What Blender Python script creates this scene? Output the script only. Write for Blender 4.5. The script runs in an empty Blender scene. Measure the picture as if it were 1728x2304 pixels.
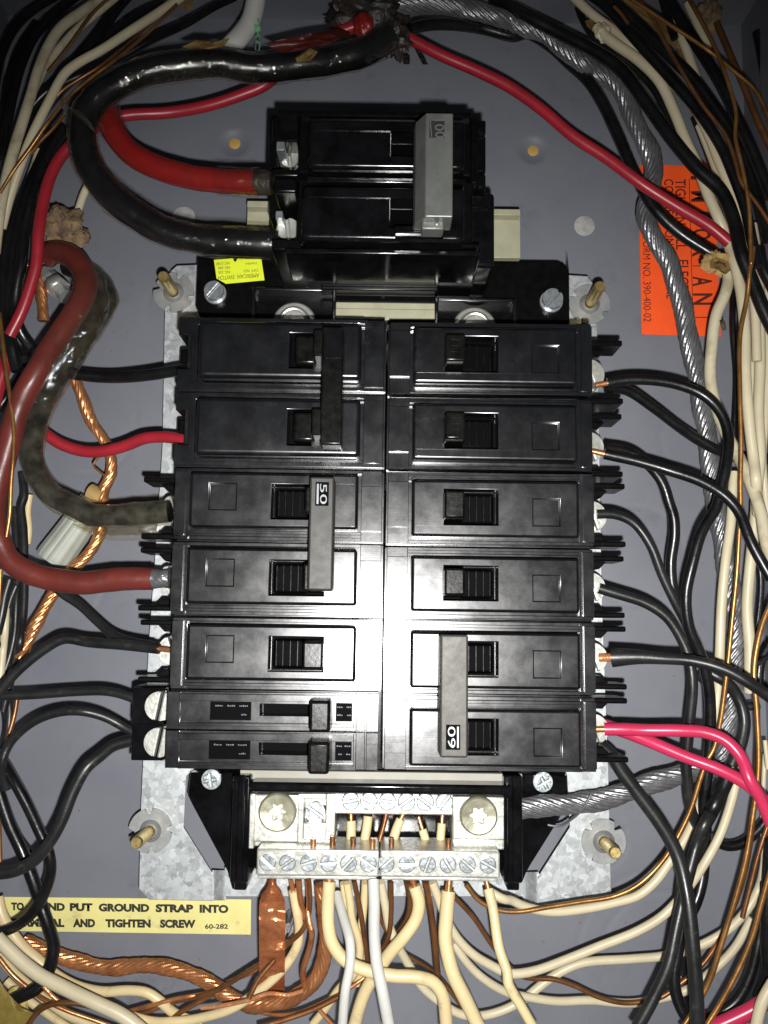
import bpy, bmesh, math, random
import numpy as np
from mathutils import Vector, Matrix, noise

# ---------------------------------------------------------------- camera, world, flash, exposure
S = 0.01                       # everything below is written in centimetres
F_PX, DIST = 1987.0, 36.0      # focal length in photo pixels, camera to back panel in cm
scene = bpy.context.scene
C = scene.collection
random.seed(7)

cam_data = bpy.data.cameras.new('camera')
cam_data.sensor_fit = 'HORIZONTAL'
cam_data.angle_x = 2 * math.atan(864 / F_PX)
cam_data.clip_start = 0.005
cam_data.clip_end = 10
cam = bpy.data.objects.new('camera', cam_data)
C.objects.link(cam)
ROT = Matrix.Rotation(math.radians(90 + 6.8), 4, 'X') @ Matrix.Rotation(math.radians(0.8), 4, 'Z')
cam.matrix_world = Matrix.Translation((0, -DIST * S, 0)) @ ROT
scene.camera = cam

world = bpy.data.worlds.new('World')
scene.world = world
world.use_nodes = True
world.node_tree.nodes['Background'].inputs[0].default_value = (0.62, 0.72, 0.80, 1)
world.node_tree.nodes['Background'].inputs[1].default_value = 0.03

fl = bpy.data.lights.new('phone_flash', 'SPOT')
fl.energy = 8.2
fl.color = (1.0, 0.985, 0.96)
fl.shadow_soft_size = 0.0032
fl.spot_size = math.radians(95)
fl.spot_blend = 1.0
flo = bpy.data.objects.new('phone_flash', fl)
C.objects.link(flo)
flo.location = (0.007, -DIST * S, -0.018)
flo.rotation_euler = (math.radians(90.5), 0, 0)

scene.view_settings.view_transform = 'Standard'
scene.view_settings.look = 'None'
scene.view_settings.exposure = 0
scene.view_settings.gamma = 1
scene.cycles.max_bounces = 6
scene.cycles.transparent_max_bounces = 10
scene.cycles.use_denoising = True
scene.cycles.sample_clamp_indirect = 4

# ---------------------------------------------------------------- measuring: photo point + height above the back panel -> place
CR = {'A': (0, 0), 'B': (560, 0), 'C': (1128, 0), 'D': (0, 560), 'E': (560, 560), 'F': (1128, 560),
      'G': (0, 1130), 'H': (560, 1130), 'I': (1128, 1130), 'J': (0, 1704), 'K': (560, 1704), 'L': (1128, 1704)}
KS = 600 / 1659.0
R3 = ROT.to_3x3()


def W(u, v, h):
    """(x, z) in cm of the point at height h above the back panel seen at photo pixel u, v"""
    d = R3 @ Vector(((u - 864) / F_PX, -(v - 1152) / F_PX, -1))
    t = (DIST - h) / d.y
    return d.x * t, d.z * t


def P(u, v, h):
    x, z = W(u, v, h)
    return (x, -h, z)


def px(n, h):
    return n * (DIST - h) / F_PX


def parse(s):
    o = (0, 0); out = []
    k = 1.0
    for t in s.split():
        if t in CR:
            o = CR[t]; k = KS
        elif t == 'Z':
            o = (0, 0); k = 1.0
        else:
            a, b = t.split(',')
            out.append((o[0] + float(a) * k, o[1] + float(b) * k))
    return out


# ---------------------------------------------------------------- object bookkeeping
def tag(o, label=None, cat=None, group=None, kind=None):
    if label: o['label'] = label
    if cat: o['category'] = cat
    if group: o['group'] = group
    if kind: o['kind'] = kind
    return o


def empty(name, label, cat, loc=(0, 0, 0), group=None):
    o = bpy.data.objects.new(name, None)
    o.empty_display_size = 0.005
    C.objects.link(o)
    o.location = [c * S for c in loc]
    o['org'] = [float(c) for c in loc]
    return tag(o, label, cat, group)


class MB:
    """collects shapes (cm, world axes) into one mesh"""
    def __init__(s):
        s.bm = bmesh.new()

    def _add(s, verts, faces, smooth=False):
        vs = [s.bm.verts.new(v) for v in verts]
        fs = []
        for f in faces:
            try:
                nf = s.bm.faces.new([vs[i] for i in f])
                nf.smooth = smooth
                fs.append(nf)
            except ValueError:
                pass
        return vs, fs

    def box(s, x0, x1, z0, z1, h0, h1, bev=0.03, seg=2, taper=0.0, rot=0.0):
        x0, x1 = min(x0, x1), max(x0, x1); z0, z1 = min(z0, z1), max(z0, z1)
        t = taper
        v = [(x0, -h0, z0), (x1, -h0, z0), (x1, -h0, z1), (x0, -h0, z1),
             (x0 + t, -h1, z0 + t), (x1 - t, -h1, z0 + t), (x1 - t, -h1, z1 - t), (x0 + t, -h1, z1 - t)]
        if rot:
            cx, cz = (x0 + x1) / 2, (z0 + z1) / 2
            ca, sa = math.cos(rot), math.sin(rot)
            v = [(cx + (a - cx) * ca - (c - cz) * sa, b, cz + (a - cx) * sa + (c - cz) * ca) for a, b, c in v]
        f = [(0, 3, 2, 1), (4, 5, 6, 7), (0, 1, 5, 4), (1, 2, 6, 5), (2, 3, 7, 6), (3, 0, 4, 7)]
        vs, fs = s._add(v, f)
        if bev:
            es = list({e for fc in fs for e in fc.edges})
            b = min(bev, (x1 - x0) * .3, (z1 - z0) * .3, (h1 - h0) * .3)
            r = bmesh.ops.bevel(s.bm, geom=es, offset=b, segments=seg, profile=0.5, affect='EDGES')
            if seg > 1:
                for fc in r['faces']: fc.smooth = True
        return s

    def pbox(s, u0, v0, u1, v1, h0, h1, **k):
        """box whose front face (height h1) spans photo pixels"""
        um, vm = (u0 + u1) / 2, (v0 + v1) / 2
        x0 = W(u0, vm, h1)[0]; x1 = W(u1, vm, h1)[0]
        z1 = W(um, v0, h1)[1]; z0 = W(um, v1, h1)[1]
        return s.box(x0, x1, z0, z1, h0, h1, **k)

    def prism(s, pts, h0, h1, bev=0.0, seg=1):
        """pts: (x, z) outline"""
        area = sum(pts[i][0] * pts[(i + 1) % len(pts)][1] - pts[(i + 1) % len(pts)][0] * pts[i][1] for i in range(len(pts)))
        if area < 0: pts = pts[::-1]
        n = len(pts)
        v = [(x, -h0, z) for x, z in pts] + [(x, -h1, z) for x, z in pts]
        f = [tuple(range(n - 1, -1, -1)), tuple(range(n, 2 * n))] + [(i, (i + 1) % n, n + (i + 1) % n, n + i) for i in range(n)]
        vs, fs = s._add(v, f)
        if bev:
            es = [e for e in fs[1].edges]
            bmesh.ops.bevel(s.bm, geom=es, offset=bev, segments=seg, profile=0.5, affect='EDGES')
        return s

    def pprism(s, spec, h0, h1, **k):
        return s.prism([W(u, v, h1) for u, v in parse(spec)], h0, h1, **k)

    def lathe(s, x, z, prof, n=32, smooth=True, axis='y', sq=1.0):
        """prof: list of (r, h)"""
        v = []; f = []
        for r, h in prof:
            for i in range(n):
                a = 2 * math.pi * i / n
                v.append((x + r * math.cos(a), -h, z + r * math.sin(a) * sq))
        for j in range(len(prof) - 1):
            for i in range(n):
                a, b = j * n + i, j * n + (i + 1) % n
                f.append((a, b, b + n, a + n))
        f.append(tuple(range((len(prof) - 1) * n, len(prof) * n)))
        s._add(v, f, smooth)
        return s

    def cyl(s, a, b, r, r2=None, n=20, caps=True, smooth=True):
        r2 = r if r2 is None else r2
        a = Vector(a); b = Vector(b)
        d = (b - a).normalized()
        up = Vector((0, 0, 1)) if abs(d.z) < .9 else Vector((1, 0, 0))
        e1 = d.cross(up).normalized(); e2 = d.cross(e1)
        v = []
        for c, rr in ((a, r), (b, r2)):
            for i in range(n):
                t = 2 * math.pi * i / n
                v.append(c + e1 * rr * math.cos(t) + e2 * rr * math.sin(t))
        f = [(i, (i + 1) % n, n + (i + 1) % n, n + i) for i in range(n)]
        vs, fs = s._add(v, f, smooth)
        if caps:
            s.bm.faces.new(vs[:n][::-1]); s.bm.faces.new(vs[n:])
        return s

    def build(s, name, mat, parent=None, origin=None, label=None, auto=35):
        bm = s.bm
        bmesh.ops.recalc_face_normals(bm, faces=bm.faces)
        if parent is not None:
            org = Vector(parent['org'])
        elif origin is not None:
            org = Vector(origin)
        else:
            org = Vector((0, 0, 0))
        for v in bm.verts:
            v.co = (v.co - org) * S
        me = bpy.data.meshes.new(name)
        lim = math.radians(auto)
        for e in bm.edges:
            if len(e.link_faces) == 2 and e.calc_face_angle(0) > lim: e.smooth = False
        bm.to_mesh(me); bm.free()
        me.materials.append(mat)
        o = bpy.data.objects.new(name, me)
        C.objects.link(o)
        if parent is not None:
            o.parent = parent
            o['org'] = [float(c) for c in parent['org']]
        else:
            o.location = org * S
            o['org'] = [float(c) for c in org]
        if label: o['label'] = label
        return o


def hf(mb, xs, zs, fun, h_low, off=0.03, rim=None):
    """stepped block: fun(xc, zc) -> front height of each grid cell, walls between"""
    bm = mb.bm; vc = {}

    def V(x, z, h):
        k = (round(x, 4), round(z, 4), round(h, 4))
        if k not in vc: vc[k] = bm.verts.new((x, -h, z))
        return vc[k]
    nx, nz = len(xs) - 1, len(zs) - 1
    H = [[fun((xs[i] + xs[i + 1]) / 2, (zs[j] + zs[j + 1]) / 2) for j in range(nz)] for i in range(nx)]
    g = lambda i, j: H[i][j] if 0 <= i < nx and 0 <= j < nz else h_low
    for i in range(nx):
        for j in range(nz):
            h = H[i][j]
            bm.faces.new([V(xs[i], zs[j], h), V(xs[i + 1], zs[j], h), V(xs[i + 1], zs[j + 1], h), V(xs[i], zs[j + 1], h)])
    for i in range(-1, nx):
        for j in range(nz):
            a, b = g(i, j), g(i + 1, j)
            if abs(a - b) > 1e-6:
                x = xs[i + 1]
                bm.faces.new([V(x, zs[j], a), V(x, zs[j + 1], a), V(x, zs[j + 1], b), V(x, zs[j], b)])
    for j in range(-1, nz):
        for i in range(nx):
            a, b = g(i, j), g(i, j + 1)
            if abs(a - b) > 1e-6:
                z = zs[j + 1]
                bm.faces.new([V(xs[i], z, a), V(xs[i + 1], z, a), V(xs[i + 1], z, b), V(xs[i], z, b)])
    bmesh.ops.recalc_face_normals(bm, faces=bm.faces)
    if rim:
        hr, ro = rim
        def onrim(e):
            ok = []
            for v in e.verts:
                x, h, z = v.co.x, -v.co.y, v.co.z
                ok.append((abs(x - xs[0]) < 1e-4 or abs(x - xs[-1]) < 1e-4 or abs(z - zs[0]) < 1e-4 or abs(z - zs[-1]) < 1e-4) and h > hr - .2)
            return all(ok) and len(e.link_faces) == 2 and e.calc_face_angle(0) > math.radians(40)
        es = [e for e in bm.edges if onrim(e)]
        # vertical corner edges too
        es += [e for e in bm.edges if e not in es and abs(e.verts[0].co.y - e.verts[1].co.y) > .2 and e.calc_face_angle(0) > 1 and all(
            (abs(v.co.x - xs[0]) < 1e-4 or abs(v.co.x - xs[-1]) < 1e-4) and (abs(v.co.z - zs[0]) < 1e-4 or abs(v.co.z - zs[-1]) < 1e-4) for v in e.verts)]
        r = bmesh.ops.bevel(bm, geom=es, offset=ro, segments=4, profile=0.5, affect='EDGES', clamp_overlap=True)
        for fc in r['faces']: fc.smooth = True
    es = [e for e in bm.edges if len(e.link_faces) == 2 and e.calc_face_angle(0) > math.radians(40)]
    r = bmesh.ops.bevel(bm, geom=es, offset=off, segments=2, profile=0.5, affect='EDGES', clamp_overlap=True)
    for fc in r['faces']: fc.smooth = True


def copy_tree(o, loc=None, roty=None, parent=None):
    c = o.copy(); C.objects.link(c)
    if parent is not None: c.parent = parent
    if loc is not None: c.location = [k * S for k in loc]
    if roty is not None: c.rotation_euler = (0, roty, 0)
    for ch in list(o.children): copy_tree(ch, parent=c)
    return c


# ---------------------------------------------------------------- materials
def mat(name, col, rough=0.4, metal=0.0, col2=None, nscale=1.5, ndetail=5, namt=(0.35, 0.65), rvar=0.0, bump=0.0,
        bscale=8.0, stretch=(1, 1, 1), spec=0.5, col3=None, n3=0.3, coat=0.0, vor=None, scratch=0.0, bdist=0.02, aniso=0):
    m = bpy.data.materials.new(name); m.use_nodes = True
    nt = m.node_tree; N = nt.nodes; L = nt.links
    b = N['Principled BSDF']
    b.inputs['Base Color'].default_value = (*col, 1)
    b.inputs['Roughness'].default_value = rough
    b.inputs['Metallic'].default_value = metal
    b.inputs['Specular IOR Level'].default_value = spec
    if coat: b.inputs['Coat Weight'].default_value = coat; b.inputs['Coat Roughness'].default_value = .12
    tc = N.new('ShaderNodeTexCoord'); mp = N.new('ShaderNodeMapping')
    mp.inputs['Scale'].default_value = [100 * k for k in stretch]
    L.new(tc.outputs['Object'], mp.inputs[0])
    oi = N.new('ShaderNodeObjectInfo')
    ad = N.new('ShaderNodeVectorMath'); ad.operation = 'MULTIPLY_ADD'
    cb = N.new('ShaderNodeCombineXYZ')
    for k in range(3): L.new(oi.outputs['Random'], cb.inputs[k])
    ad.inputs[1].default_value = (37, 53, 71)
    L.new(cb.outputs[0], ad.inputs[0]); L.new(mp.outputs[0], ad.inputs[2])
    vec = ad.outputs[0]

    def nz(sc, det=5, rg=0.6):
        n = N.new('ShaderNodeTexNoise'); n.inputs['Scale'].default_value = sc
        n.inputs['Detail'].default_value = det; n.inputs['Roughness'].default_value = rg
        L.new(vec, n.inputs['Vector']); return n.outputs['Fac']

    def ramp(src, a, bb):
        r = N.new('ShaderNodeMapRange'); r.inputs[1].default_value = a; r.inputs[2].default_value = bb
        L.new(src, r.inputs[0]); return r.outputs[0]

    def mix(f, a, bb):
        x = N.new('ShaderNodeMix'); x.data_type = 'RGBA'
        L.new(f, x.inputs[0])
        for i, v in ((6, a), (7, bb)):
            if isinstance(v, tuple): x.inputs[i].default_value = (*v, 1)
            else: L.new(v, x.inputs[i])
        return x.outputs[2]
    cur = None
    if vor:
        vn = N.new('ShaderNodeTexVoronoi'); vn.inputs['Scale'].default_value = vor
        dn = N.new('ShaderNodeTexNoise'); dn.inputs['Scale'].default_value = vor * 1.3
        L.new(vec, dn.inputs['Vector'])
        va = N.new('ShaderNodeVectorMath'); va.operation = 'MULTIPLY_ADD'; va.inputs[1].default_value = (.35, .35, .35)
        L.new(dn.outputs['Color'], va.inputs[0]); L.new(vec, va.inputs[2]); L.new(va.outputs[0], vn.inputs['Vector'])
        sp = N.new('ShaderNodeSeparateColor'); L.new(vn.outputs['Color'], sp.inputs[0])
        cur = mix(sp.outputs[0], col, col2)
        rr = N.new('ShaderNodeMapRange'); rr.inputs[3].default_value = rough - rvar; rr.inputs[4].default_value = rough + rvar
        L.new(sp.outputs[1], rr.inputs[0]); L.new(rr.outputs[0], b.inputs['Roughness'])
    elif col2:
        cur = mix(ramp(nz(nscale, ndetail), *namt), col, col2)
    if col3:
        cur = mix(ramp(nz(n3, 8, .7), .58, .72), cur if cur is not None else col, col3)
    if cur is not None: L.new(cur, b.inputs['Base Color'])
    if rvar and not vor:
        rr = N.new('ShaderNodeMapRange'); rr.inputs[1].default_value = .3; rr.inputs[2].default_value = .7
        rr.inputs[3].default_value = rough - rvar; rr.inputs[4].default_value = rough + rvar
        L.new(nz(nscale * 1.7, 6, .65), rr.inputs[0]); L.new(rr.outputs[0], b.inputs['Roughness'])
    if bump:
        bp = N.new('ShaderNodeBump'); bp.inputs['Strength'].default_value = bump; bp.inputs['Distance'].default_value = bdist * S
        src = nz(bscale, 4)
        if scratch:
            m2 = N.new('ShaderNodeMapping'); m2.inputs['Scale'].default_value = (.6, 30, 26)
            L.new(vec, m2.inputs[0])
            n2 = N.new('ShaderNodeTexNoise'); n2.inputs['Scale'].default_value = 1.0; n2.inputs['Detail'].default_value = 3
            L.new(m2.outputs[0], n2.inputs['Vector'])
            mm = N.new('ShaderNodeMath'); mm.operation = 'MULTIPLY_ADD'; mm.inputs[1].default_value = scratch
            L.new(n2.outputs['Fac'], mm.inputs[0]); L.new(src, mm.inputs[2]); src = mm.outputs[0]
        L.new(src, bp.inputs['Height']); L.new(bp.outputs[0], b.inputs['Normal'])
    return m


M = {}
M['paint'] = mat('grey_enamel_paint', (.150, .158, .185), .42, col2=(.178, .184, .208), nscale=.22, namt=(.3, .7), col3=(.118, .125, .135), n3=.35, rvar=.08, bump=.3, bscale=22, bdist=.008)
M['galv'] = mat('galvanized_steel', (.42, .45, .46), .45, 0.6, col2=(.58, .61, .62), vor=4.6, rvar=.10, bump=.3, bscale=7, bdist=.012, col3=(.30, .31, .31), n3=1.8)
M['black'] = mat('black_moulded_plastic', (.0022, .0022, .0028), .235, col2=(.005, .0055, .007), spec=1.0, coat=.35, nscale=.7, rvar=.045, bump=.35, bscale=1.2, scratch=.12, bdist=.007, col3=(.024, .026, .032), n3=.45)
M['glossblack'] = mat('glossy_black_phenolic', (.0018, .0018, .002), .13, col2=(.006, .006, .007), nscale=1.2, rvar=.05, bump=.3, bscale=2.5, bdist=.006)
M['matblack'] = mat('matte_black_plastic', (.002, .002, .0022), .25, spec=.22, col2=(.004, .004, .004), nscale=3, rvar=.03, bump=.15, bscale=8, bdist=.004)
M['handle'] = mat('black_handle_plastic', (.0020, .0020, .0020), .24, spec=.24, col2=(.007, .007, .006), nscale=3, rvar=.05, bump=.4, bscale=6, bdist=.008)
M['tie50'] = mat('dark_grey_coated_steel', (.024, .0225, .019), .5, 0.1, col2=(.032, .030, .026), nscale=2, rvar=.05, bump=.3, bscale=10, scratch=.2, bdist=.006)
M['tie60'] = mat('olive_grey_coated_steel', (.044, .041, .034), .5, 0.1, col2=(.056, .052, .044), nscale=2, rvar=.05, bump=.3, bscale=10, bdist=.006)
M['tie100'] = mat('worn_silver_steel', (.165, .172, .16), .42, 0.5, col2=(.21, .22, .205), nscale=1.5, rvar=.05, bump=.5, bscale=8, scratch=.5, bdist=.008)
M['white_w'] = mat('cream_wire_insulation', (.62, .55, .38), .40, col2=(.55, .48, .32), nscale=.8, rvar=.06, bump=.3, bscale=5, bdist=.01)
M['dirty_w'] = mat('dusty_cream_insulation', (.55, .49, .34), .45, col2=(.33, .28, .18), nscale=1.2, namt=(.5, .72), rvar=.06, bump=.4, bscale=5, bdist=.01)
M['yellow_w'] = mat('aged_yellow_white_insulation', (.70, .57, .31), .38, col2=(.62, .50, .28), nscale=.8, rvar=.06, bump=.3, bscale=5, bdist=.01, col3=(.42, .33, .2), n3=1.6)
M['grey_w'] = mat('grey_white_insulation', (.60, .60, .56), .32, col2=(.50, .50, .47), nscale=.7, rvar=.05, bump=.3, bscale=5, bdist=.01)
M['black_w'] = mat('black_wire_insulation', (.003, .003, .0034), .30, col2=(.008, .0085, .009), nscale=1.0, rvar=.08, bump=.5, bscale=6, bdist=.012)
M['dull_w'] = mat('dull_black_wire_insulation', (.008, .0085, .009), .37, col2=(.017, .018, .018), nscale=1.0, rvar=.08, bump=.5, bscale=6, bdist=.012, col3=(.07, .06, .045), n3=1.4)
M['red_w'] = mat('red_wire_insulation', (.34, .016, .028), .36, col2=(.28, .015, .024), nscale=1.0, rvar=.05, bump=.3, bscale=5, bdist=.01, col3=(.22, .03, .02), n3=1.1)
M['dark_red'] = mat('dark_red_cable_jacket', (.15, .026, .019), .36, col2=(.10, .020, .015), nscale=.6, rvar=.08, bump=.5, bscale=3, bdist=.02)
M['bright_red'] = mat('red_cable_jacket', (.22, .011, .009), .33, col2=(.16, .011, .009), nscale=.6, rvar=.08, bump=.5, bscale=3, bdist=.02)
M['pink_w'] = mat('pink_red_wire_insulation', (.55, .030, .095), .30, col2=(.48, .027, .08), nscale=.7, rvar=.04, bump=.3, bscale=5, bdist=.01)
M['copper'] = mat('bare_copper', (.78, .35, .15), .30, 0.75, col2=(.50, .20, .08), nscale=1.4, rvar=.08, bump=.5, bscale=7, bdist=.012)
M['brown_cu'] = mat('tarnished_copper', (.30, .13, .05), .38, 0.65, col2=(.18, .075, .028), nscale=1.2, rvar=.08, bump=.5, bscale=7, bdist=.012)
M['gold_cu'] = mat('golden_tarnished_copper', (.46, .23, .07), .36, 0.7, col2=(.26, .12, .035), nscale=1.2, rvar=.08, bump=.5, bscale=7, bdist=.012)
M['shiny_cu'] = mat('polished_copper', (.88, .40, .18), .28, 0.6, col2=(.70, .28, .12), nscale=1.2, rvar=.07, bump=.9, bscale=1.1, bdist=.12)
M['alum'] = mat('aluminium_strand', (.27, .27, .28), .35, 0.65, col2=(.17, .17, .18), nscale=1.2, rvar=.08, bump=.3, bscale=6, bdist=.01)
M['tin'] = mat('tin_plated_lug', (.66, .66, .61), .34, 0.65, col2=(.48, .48, .43), nscale=2, rvar=.08, bump=.5, bscale=6, bdist=.02)
M['lugring'] = mat('yellowed_zinc_set_screw', (.36, .35, .26), .42, 0.45, col2=(.28, .27, .19), nscale=2, rvar=.06, bump=.4, bscale=8)
M['dustline'] = mat('settled_dust', (.085, .075, .055), .85, col2=(.035, .03, .025), nscale=5)
M['zinc'] = mat('zinc_plated_screw', (.60, .64, .66), .30, 0.8, col2=(.50, .54, .56), nscale=3, rvar=.1, bump=.5, bscale=9, bdist=.015)
M['brass'] = mat('yellow_chromate_stud', (.66, .50, .20), .34, 0.85, col2=(.50, .38, .15), nscale=4, rvar=.06, bump=.3, bscale=9)
M['washer'] = mat('dull_zinc_washer', (.28, .29, .28), .48, 0.5, col2=(.36, .37, .36), nscale=2, rvar=.06, bump=.3, bscale=8)
M['olive'] = mat('beige_olive_enamel', (.40, .39, .27), .40, col2=(.33, .32, .22), nscale=1.2, rvar=.06, bump=.3, bscale=8)
M['greige'] = mat('grey_beige_plastic', (.33, .32, .27), .45, col2=(.29, .28, .23), nscale=1, rvar=.05)
M['orange'] = mat('orange_label_paper', (1.0, .105, .012), .55, col2=(.86, .085, .012), nscale=.9, namt=(.35, .75), bump=.4, bscale=1.2, bdist=.03)
M['yellow'] = mat('fluorescent_yellow_label', (.75, .86, .03), .5, col2=(.70, .80, .03), nscale=2)
M['paleyellow'] = mat('pale_yellow_label_paper', (.80, .74, .28), .55, col2=(.68, .62, .24), nscale=.7, namt=(.3, .7), col3=(.50, .42, .18), n3=1.3, bump=.4, bscale=1.2, bdist=.03)
M['void'] = mat('slot_shade_and_window_black', (.0010, .0010, .0012), .6, spec=.04)  # near-black: recess shade put into the slot colour; also plain dark windows
M['ink'] = mat('black_ink', (.02, .02, .016), .55)
M['brownink'] = mat('dark_ink_on_orange', (.09, .012, .006), .55)
M['green_ink'] = mat('green_ink', (.16, .42, .20), .5)
M['pale_ink'] = mat('faint_white_print', (.09, .10, .13), .5)
M['chrome_ink'] = mat('raised_worn_numerals', (.20, .21, .215), .4, 0.4)
M['putty'] = mat('tan_duct_putty', (.30, .20, .11), .8, col2=(.12, .08, .05), nscale=3, bump=1, bscale=6, bdist=.1)
M['paper'] = mat('tan_kraft_paper', (.42, .28, .10), .7, col2=(.30, .19, .07), nscale=1.5, bump=.8, bscale=2.5, bdist=.06)
M['tape'] = mat('black_friction_tape', (.010, .009, .008), .45, col2=(.04, .03, .022), nscale=2.2, rvar=.1, bump=1, bscale=4, bdist=.06)
M['yellowtape'] = mat('old_yellow_plastic_tape', (.50, .38, .09), .5, col2=(.38, .28, .07), nscale=1.5, bump=.8, bscale=2.5, bdist=.06)
M['plug'] = mat('amber_hole_plug', (.52, .32, .09), .5)
M['kogrey'] = mat('bare_patch_grey', (.42, .42, .40), .5, col2=(.30, .30, .29), nscale=4)
M['nut'] = mat('translucent_grey_connector', (.38, .40, .34), .5, col2=(.32, .34, .29), nscale=1)
M['dust'] = mat('brown_dust_lint', (.20, .15, .08), .9)


def clear_mat(name, tint, opac, rough=.05):
    m = bpy.data.materials.new(name); m.use_nodes = True
    nt = m.node_tree; N = nt.nodes; L = nt.links
    N.remove(N['Principled BSDF'])
    out = N['Material Output']
    tr = N.new('ShaderNodeBsdfTransparent'); tr.inputs[0].default_value = (*tint, 1)
    gl = N.new('ShaderNodeBsdfGlossy'); gl.inputs['Roughness'].default_value = rough
    df = N.new('ShaderNodeBsdfDiffuse'); df.inputs[0].default_value = (.24, .225, .165, 1)
    tc = N.new('ShaderNodeTexCoord'); mp = N.new('ShaderNodeMapping'); mp.inputs['Scale'].default_value = (100, 100, 100)
    L.new(tc.outputs['Object'], mp.inputs[0])
    n = N.new('ShaderNodeTexNoise'); n.inputs['Scale'].default_value = 1.9; n.inputs['Detail'].default_value = 4
    L.new(mp.outputs[0], n.inputs[0])
    bp = N.new('ShaderNodeBump'); bp.inputs['Strength'].default_value = .8; bp.inputs['Distance'].default_value = .0020
    L.new(n.outputs['Fac'], bp.inputs['Height'])
    L.new(bp.outputs[0], gl.inputs['Normal'])
    lw = N.new('ShaderNodeLayerWeight'); lw.inputs['Blend'].default_value = .5; L.new(bp.outputs[0], lw.inputs['Normal'])
    pw = N.new('ShaderNodeMath'); pw.operation = 'POWER'; pw.inputs[1].default_value = 4; L.new(lw.outputs['Facing'], pw.inputs[0])
    fr = N.new('ShaderNodeMath'); fr.operation = 'MULTIPLY_ADD'; fr.inputs[1].default_value = .45; fr.inputs[2].default_value = .075; L.new(pw.outputs[0], fr.inputs[0])
    mr = N.new('ShaderNodeMapRange'); mr.inputs[1].default_value = .35; mr.inputs[2].default_value = .75
    mr.inputs[3].default_value = opac * .3; mr.inputs[4].default_value = opac * 1.5
    L.new(n.outputs['Fac'], mr.inputs[0])
    m1 = N.new('ShaderNodeMixShader'); L.new(mr.outputs[0], m1.inputs[0]); L.new(tr.outputs[0], m1.inputs[1]); L.new(df.outputs[0], m1.inputs[2])
    m2 = N.new('ShaderNodeMixShader'); L.new(fr.outputs[0], m2.inputs[0]); L.new(m1.outputs[0], m2.inputs[1]); L.new(gl.outputs[0], m2.inputs[2])
    L.new(m2.outputs[0], out.inputs[0])
    return m


M['clear'] = clear_mat('clear_plastic_tape', (.97, .96, .93), .008)
M['fold'] = mat('pale_plastic_fold', (.30, .29, .25), .16, spec=.9)
M['sheer'] = clear_mat('sheer_plastic_wrap', (.97, .96, .92), .035)
M['milky'] = clear_mat('milky_plastic_tape', (.93, .90, .80), .17)


# ---------------------------------------------------------------- small shapes
def slotted(mb, x, z, h0, h1, r, ang, slot=.22, depth=None, n=20):
    """round head cut by a real slot"""
    depth = depth or (h1 - h0) * .45
    mb.lathe(x, z, [(r, h0), (r, h1 - depth)], n=n * 2)
    w = r * slot / 2
    ca, sa = math.cos(ang), math.sin(ang)
    for sgn in (1, -1):
        a0 = math.asin(w / r); pts = []
        for i in range(n + 1):
            a = a0 + (math.pi - 2 * a0) * i / n
            p, q = r * math.cos(a), sgn * r * math.sin(a)
            pts.append((x + p * ca - q * sa, z + p * sa + q * ca))
        mb.prism(pts, h1 - depth - .001, h1, bev=r * .12, seg=2)


def phillips(mb, x, z, h0, h1, r, ang):
    dep = (h1 - h0) * .5
    mb.lathe(x, z, [(r, h0), (r, h1 - dep)], n=32)
    w = r * .13
    for k in range(4):
        a1 = ang + k * math.pi / 2
        pts = [(w, w)]
        a0 = math.asin(w / r)
        for i in range(9):
            a = a0 + (math.pi / 2 - 2 * a0) * i / 8
            pts.append((r * math.cos(a), r * math.sin(a)))
        mb.prism([(x + p * math.cos(a1) - q * math.sin(a1), z + p * math.sin(a1) + q * math.cos(a1)) for p, q in pts],
                 h1 - dep - .001, h1, bev=r * .2, seg=2)


def star_ring(mb, x, z, r, h0, h1, rin, n=72, lobes=6):
    """round set screw with a six-lobed socket"""
    mb.lathe(x, z, [(r, h0), (r, h1 - .10), (r * .97, h1 - .04), (r * .90, h1)], n=n)
    bm = mb.bm
    # remove the cap and rebuild as a ring with a sunk socket
    bm.faces.ensure_lookup_table()
    bm.faces.remove(bm.faces[-1])
    A = []; B = []; D = []
    for i in range(n):
        a = 2 * math.pi * i / n
        ri = rin * (1 + .18 * math.cos(lobes * a))
        A.append(bm.verts.new((x + r * .90 * math.cos(a), -h1, z + r * .90 * math.sin(a))))
        B.append(bm.verts.new((x + ri * math.cos(a), -(h1 - .05), z + ri * math.sin(a))))
        D.append(bm.verts.new((x + ri * .92 * math.cos(a), -(h1 - .62), z + ri * .92 * math.sin(a))))
    for i in range(n):
        j = (i + 1) % n
        bm.faces.new([A[i], A[j], B[j], B[i]]); bm.faces.new([B[i], B[j], D[j], D[i]])
    bm.faces.new(D)


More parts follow.
